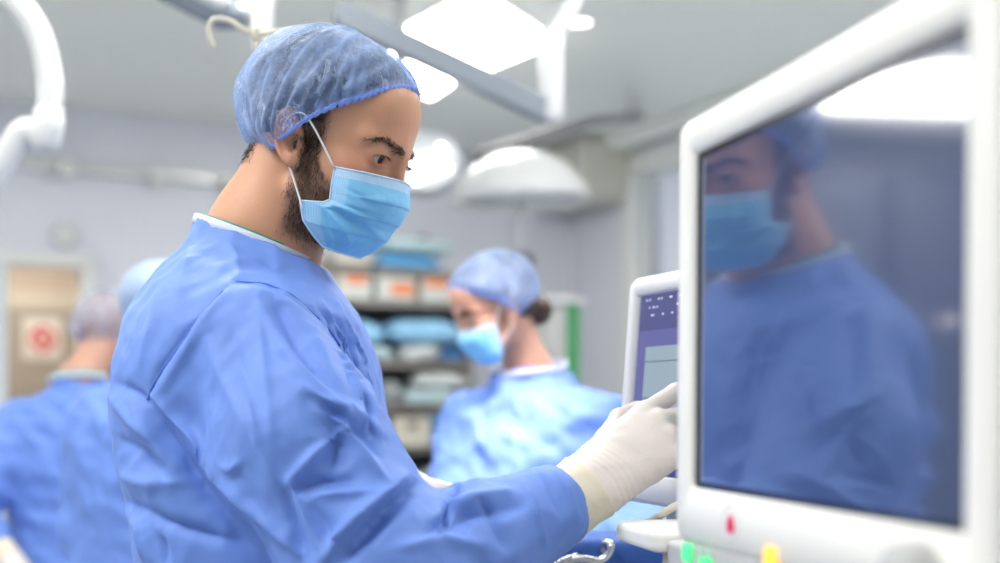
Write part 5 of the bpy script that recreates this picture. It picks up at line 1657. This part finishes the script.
# small white topped cart with a green side beside the woman
cu_, cv_ = su(553, 6.2), 6.2
CT = empty('supply_cart', room(cu_, cv_, 0), 'narrow cart with white top and green side behind the woman\'s shoulder', 'cart')
tz = 1.35 + (399 - 302) / FPX * (cu_ * UY + cv_ * UX)
b = bmesh.new(); add_box(b, (cu_, cv_, tz), (0.24, 0.32, 0.04), RM(0, 0), 0.01); bm_obj('top', b, M['white_gloss'], CT)
b = bmesh.new(); add_box(b, (cu_ + .055, cv_, tz / 2 + .03), (0.07, 0.29, tz - .10), RM(0, 0), 0.01); bm_obj('green_side', b, M['green'], CT)
b = bmesh.new(); add_box(b, (cu_ - .03, cv_, tz / 2 + .03), (0.09, 0.28, tz - .10), RM(0, 0), 0.01); bm_obj('body', b, M['grey_plastic'], CT)
b = bmesh.new(); add_box(b, (cu_, cv_, .04), (0.22, 0.30, 0.08), RM(0, 0), 0.01); bm_obj('base', b, M['dark'], CT)
# ------------------------------------------------------------------ the other people of the team
def bg_person(label, base, ang, dz, C, hang, pitch, hs, skin, capm, bandm, hairm, ws, armR, armL, fem=False, bun=False, seed=1, neck_c=None, roll=0.0,
              neck_up=0.0, bulge=None, glovem=None, scrub=True):
    f = np.array([math.cos(ang), math.sin(ang), 0]); s = np.array([f[1], -f[0], 0])
    P = empty('person', (base[0], base[1], 0), label, 'person')
    H = Head(C, -math.degrees(hang), pitch, hs, roll)
    b3 = np.array([base[0], base[1], 0.0])
    up = np.array([0, 0, 1.0])
    nb = b3 + up * (1.545 + dz) + f * 0.0
    ft = [b3 + s * k * 0.10 + f * 0.0 for k in (1, -1)]
    legs = [[b3 + s * k * .09 + up * (.92 + dz), b3 + s * k * .095 + f * .02 + up * .48, b3 + s * k * .10 + up * .09] for k in (1, -1)]
    sh = [b3 + s * k * 0.155 * ws + up * (1.425 + dz) for k in (1, -1)]
    arms = [[sh[0], np.array(armR[0]), np.array(armR[1])], [sh[1], np.array(armL[0]), np.array(armL[1])]]
    c1 = b3 + up * (1.42 + dz); c2 = b3 + up * (1.1 + dz)
    body, V, Q = build_body(H, 'body', [nb, b3 + up * (1.42 + dz), c2], legs, P, skin, res=0.0036, fem=fem, arms=arms, neck_r=(0.046, 0.050) if fem else (0.054, 0.06),
                            chestpts=[(sh[0], sh[1], 0.06, 0.06), (c2, b3 + up * (.92 + dz), .11, .11)])
    z = np.zeros(len(V)); set_attr(body, 'stubble', z)
    L = H.loc(V); fl = 0.35 * np.exp(-(np.hypot(np.hypot(L[:, 0] - 62, np.abs(L[:, 1]) - 46), L[:, 2] + 22) / 18) ** 2); set_attr(body, 'flush', fl)
    lb = body.data
    make_eyes(H, P, (0.9, 0.0, -0.5), 20)
    u_, r_, f_ = L[:, 2], np.abs(L[:, 1]), L[:, 0]
    brow = np.exp(-((u_ - np.interp(r_, [4, 14, 34, 52], [17, 19, 21, 14])) / 2.6) ** 2) * (f_ > 50) * sst(6, 14, r_) * sst(54, 42, r_)
    p, n = pick(V, Q, brow, 500, 8)
    strands('eyebrow', p, n * 0.3 + 0.55 * np.sign(H.loc(p)[:, 1:2]) * H.R - 0.3 * H.F, 0.008, 0.0010, hairm, P, 9)
    Pg = crown_grid(90, 22, lambda t, v: 4.0 + 1.4 * np.sin(19 * t + 6 * v) * np.sin(11 * v + 5 * t), -6.0)
    np_mesh('hair_under_cap', H.out(Pg.reshape(-1, 3)), ring_faces(22, 90), hairm, P)
    if bun:
        ax = [axis((-150, 20, 4)), axis((-90, 90, 4)), axis((-120, 60, 4))]
        G = grid(ax)
        F = ell(G, (-96, 0, -46), (34, 42, 38)); F = smin(F, ell(G, (-52, 0, -20), (50, 66, 34)), 14)
        Vb, Qb = surfnet(F, ax); Vb = smooth(Vb, Qb, 3, .5); Nb = normals(Vb, Qb)
        Vb = Vb + Nb * (1.6 * waves(Vb * np.array([.3, .6, 1.0]), 0.5, 3, 5))[:, None]
        np_mesh('hair_bun', H.out(Vb), Qb, hairm, P)
    make_cap(H, P, capm, bandm, bulge or (lambda t: 7.0 + 18.0 * ((1 - np.cos(t)) / 2) + 5.0 * np.abs(np.sin(t))), 150, 28, seed)
    make_mask(H, P, M['mask'], M['mask_edge'], M['loop'], folded=False, nt=44, ns=61, fold_amp=0.5)
    rows = [(zz + dz if zz > 0.6 else zz, o, a * ws, bb * ws) for zz, o, a, bb in ROWS_BG]
    slv = []
    for k in (0, 1):
        a = arms[k]
        d = (a[2] - a[1]) / np.linalg.norm(a[2] - a[1])
        slv.append([(a[0], 0.078 * ws), (a[1], 0.078 * ws), (a[2] - d * 0.02, 0.045)])
    pts = np.array([p for a in arms for p in a])
    box = (min(pts[:, 0].min() - .12, base[0] - .30), max(pts[:, 0].max() + .12, base[0] + .30), min(pts[:, 1].min() - .12, base[1] - .30), max(pts[:, 1].max() + .12, base[1] + .30), 1.60 + dz + .05)
    build_gown('surgical_gown', base, ang, rows, slv, P, M['gown'], 0.009, 0.80, box, (), 0.006, seed, 2, freq=(36, 80))
    cz = nb + up * 0.002
    tl = 0.20
    fz = f * math.cos(tl) - up * math.sin(tl)
    neck_band('neck_binding', ring3(cz + up * .004, fz, s, 0, 0.073 * ws, 0.078 * ws), 0.012, 0.004, M['binding_white'], P)
    if scrub: neck_band('scrub_collar', ring3(cz + up * .014, fz, s, 0, 0.066 * ws, 0.070 * ws), 0.010, 0.005, M['scrub_green'], P)
    for k in (0, 1):
        a = arms[k]; d = a[2] - a[1]; d = d / np.linalg.norm(d)
        nrm = up - d * (up @ d)
        make_glove('glove', a[2] + d * 0.035, d, nrm, 1 if k == 0 else -1, [(0.35, 0.45, 0.3)] * 4, glovem or M['latex'], P, res=0.0035, cuff=0.06, scale=0.93 if fem else 1.0)
    make_trousers(P, legs)
    make_clogs(P, [p for p in ft], ang, M['clog'])
    return P, H

ROWS_BG = [(0.40, 0.0, 0.19, 0.25), (0.75, 0.0, 0.165, 0.22), (0.95, 0.0, 0.15, 0.20), (1.12, 0.0, 0.142, 0.19),
           (1.24, 0.0, 0.145, 0.188), (1.33, 0.0, 0.145, 0.190), (1.41, 0.0, 0.132, 0.190), (1.465, 0.0, 0.112, 0.170),
           (1.505, 0.0, 0.094, 0.128), (1.530, 0.0, 0.080, 0.095), (1.552, 0.0, 0.068, 0.074), (1.57, 0.0, 0.04, 0.045)]
R_ = math.radians
# the woman across the table
WOM, HW = bg_person('woman in blue gown and cap looking down, with a dark hair bun', (0.068, 2.85), R_(232), -0.135, (-0.010, 2.79, 1.555), R_(203), 24, 0.96,
          M['skin_fair'], M['cap'], M['cap_band'], M['brown_hair'], 1.10,
          ((-0.10, 2.79, 1.03), (-0.04, 2.54, 1.01)), ((0.215, 2.72, 1.05), (0.06, 2.50, 1.02)), fem=True, bun=True, seed=7, scrub=False, bulge=lambda t: 6.0 + 12.0 * ((1 - np.cos(t)) / 2) + 3.0 * np.abs(np.sin(t)))
# two colleagues with their backs turned at the left
PA, HA = bg_person('person seen from behind, wearing a pale see-through cap, by the doorway', (-1.255, 3.72), R_(118), -0.150, (-1.195, 3.80, 1.545), R_(112), 14, 1.04,
          M['skin_fair'], M['cap_pale'], M['cap_band'], M['fair_hair'], 1.05,
          ((-1.00, 3.90, 1.00), (-1.15, 4.10, 0.93)), ((-1.50, 3.52, 1.03), (-1.37, 3.46, 0.925)), seed=9)
PB, HB = bg_person('person in pale blue cap almost hidden behind the surgeon\'s back', (-0.82, 2.98), R_(72), -0.125, (-0.812, 3.02, 1.553), R_(70), 12, 0.97,
          M['skin'], M['cap_dense'], M['cap_band_pale'], M['hair'], 1.05,
          ((-0.55, 3.02, 1.02), (-0.60, 3.28, 0.98)), ((-0.985, 3.04, 1.03), (-0.85, 3.27, 0.98)), seed=12)
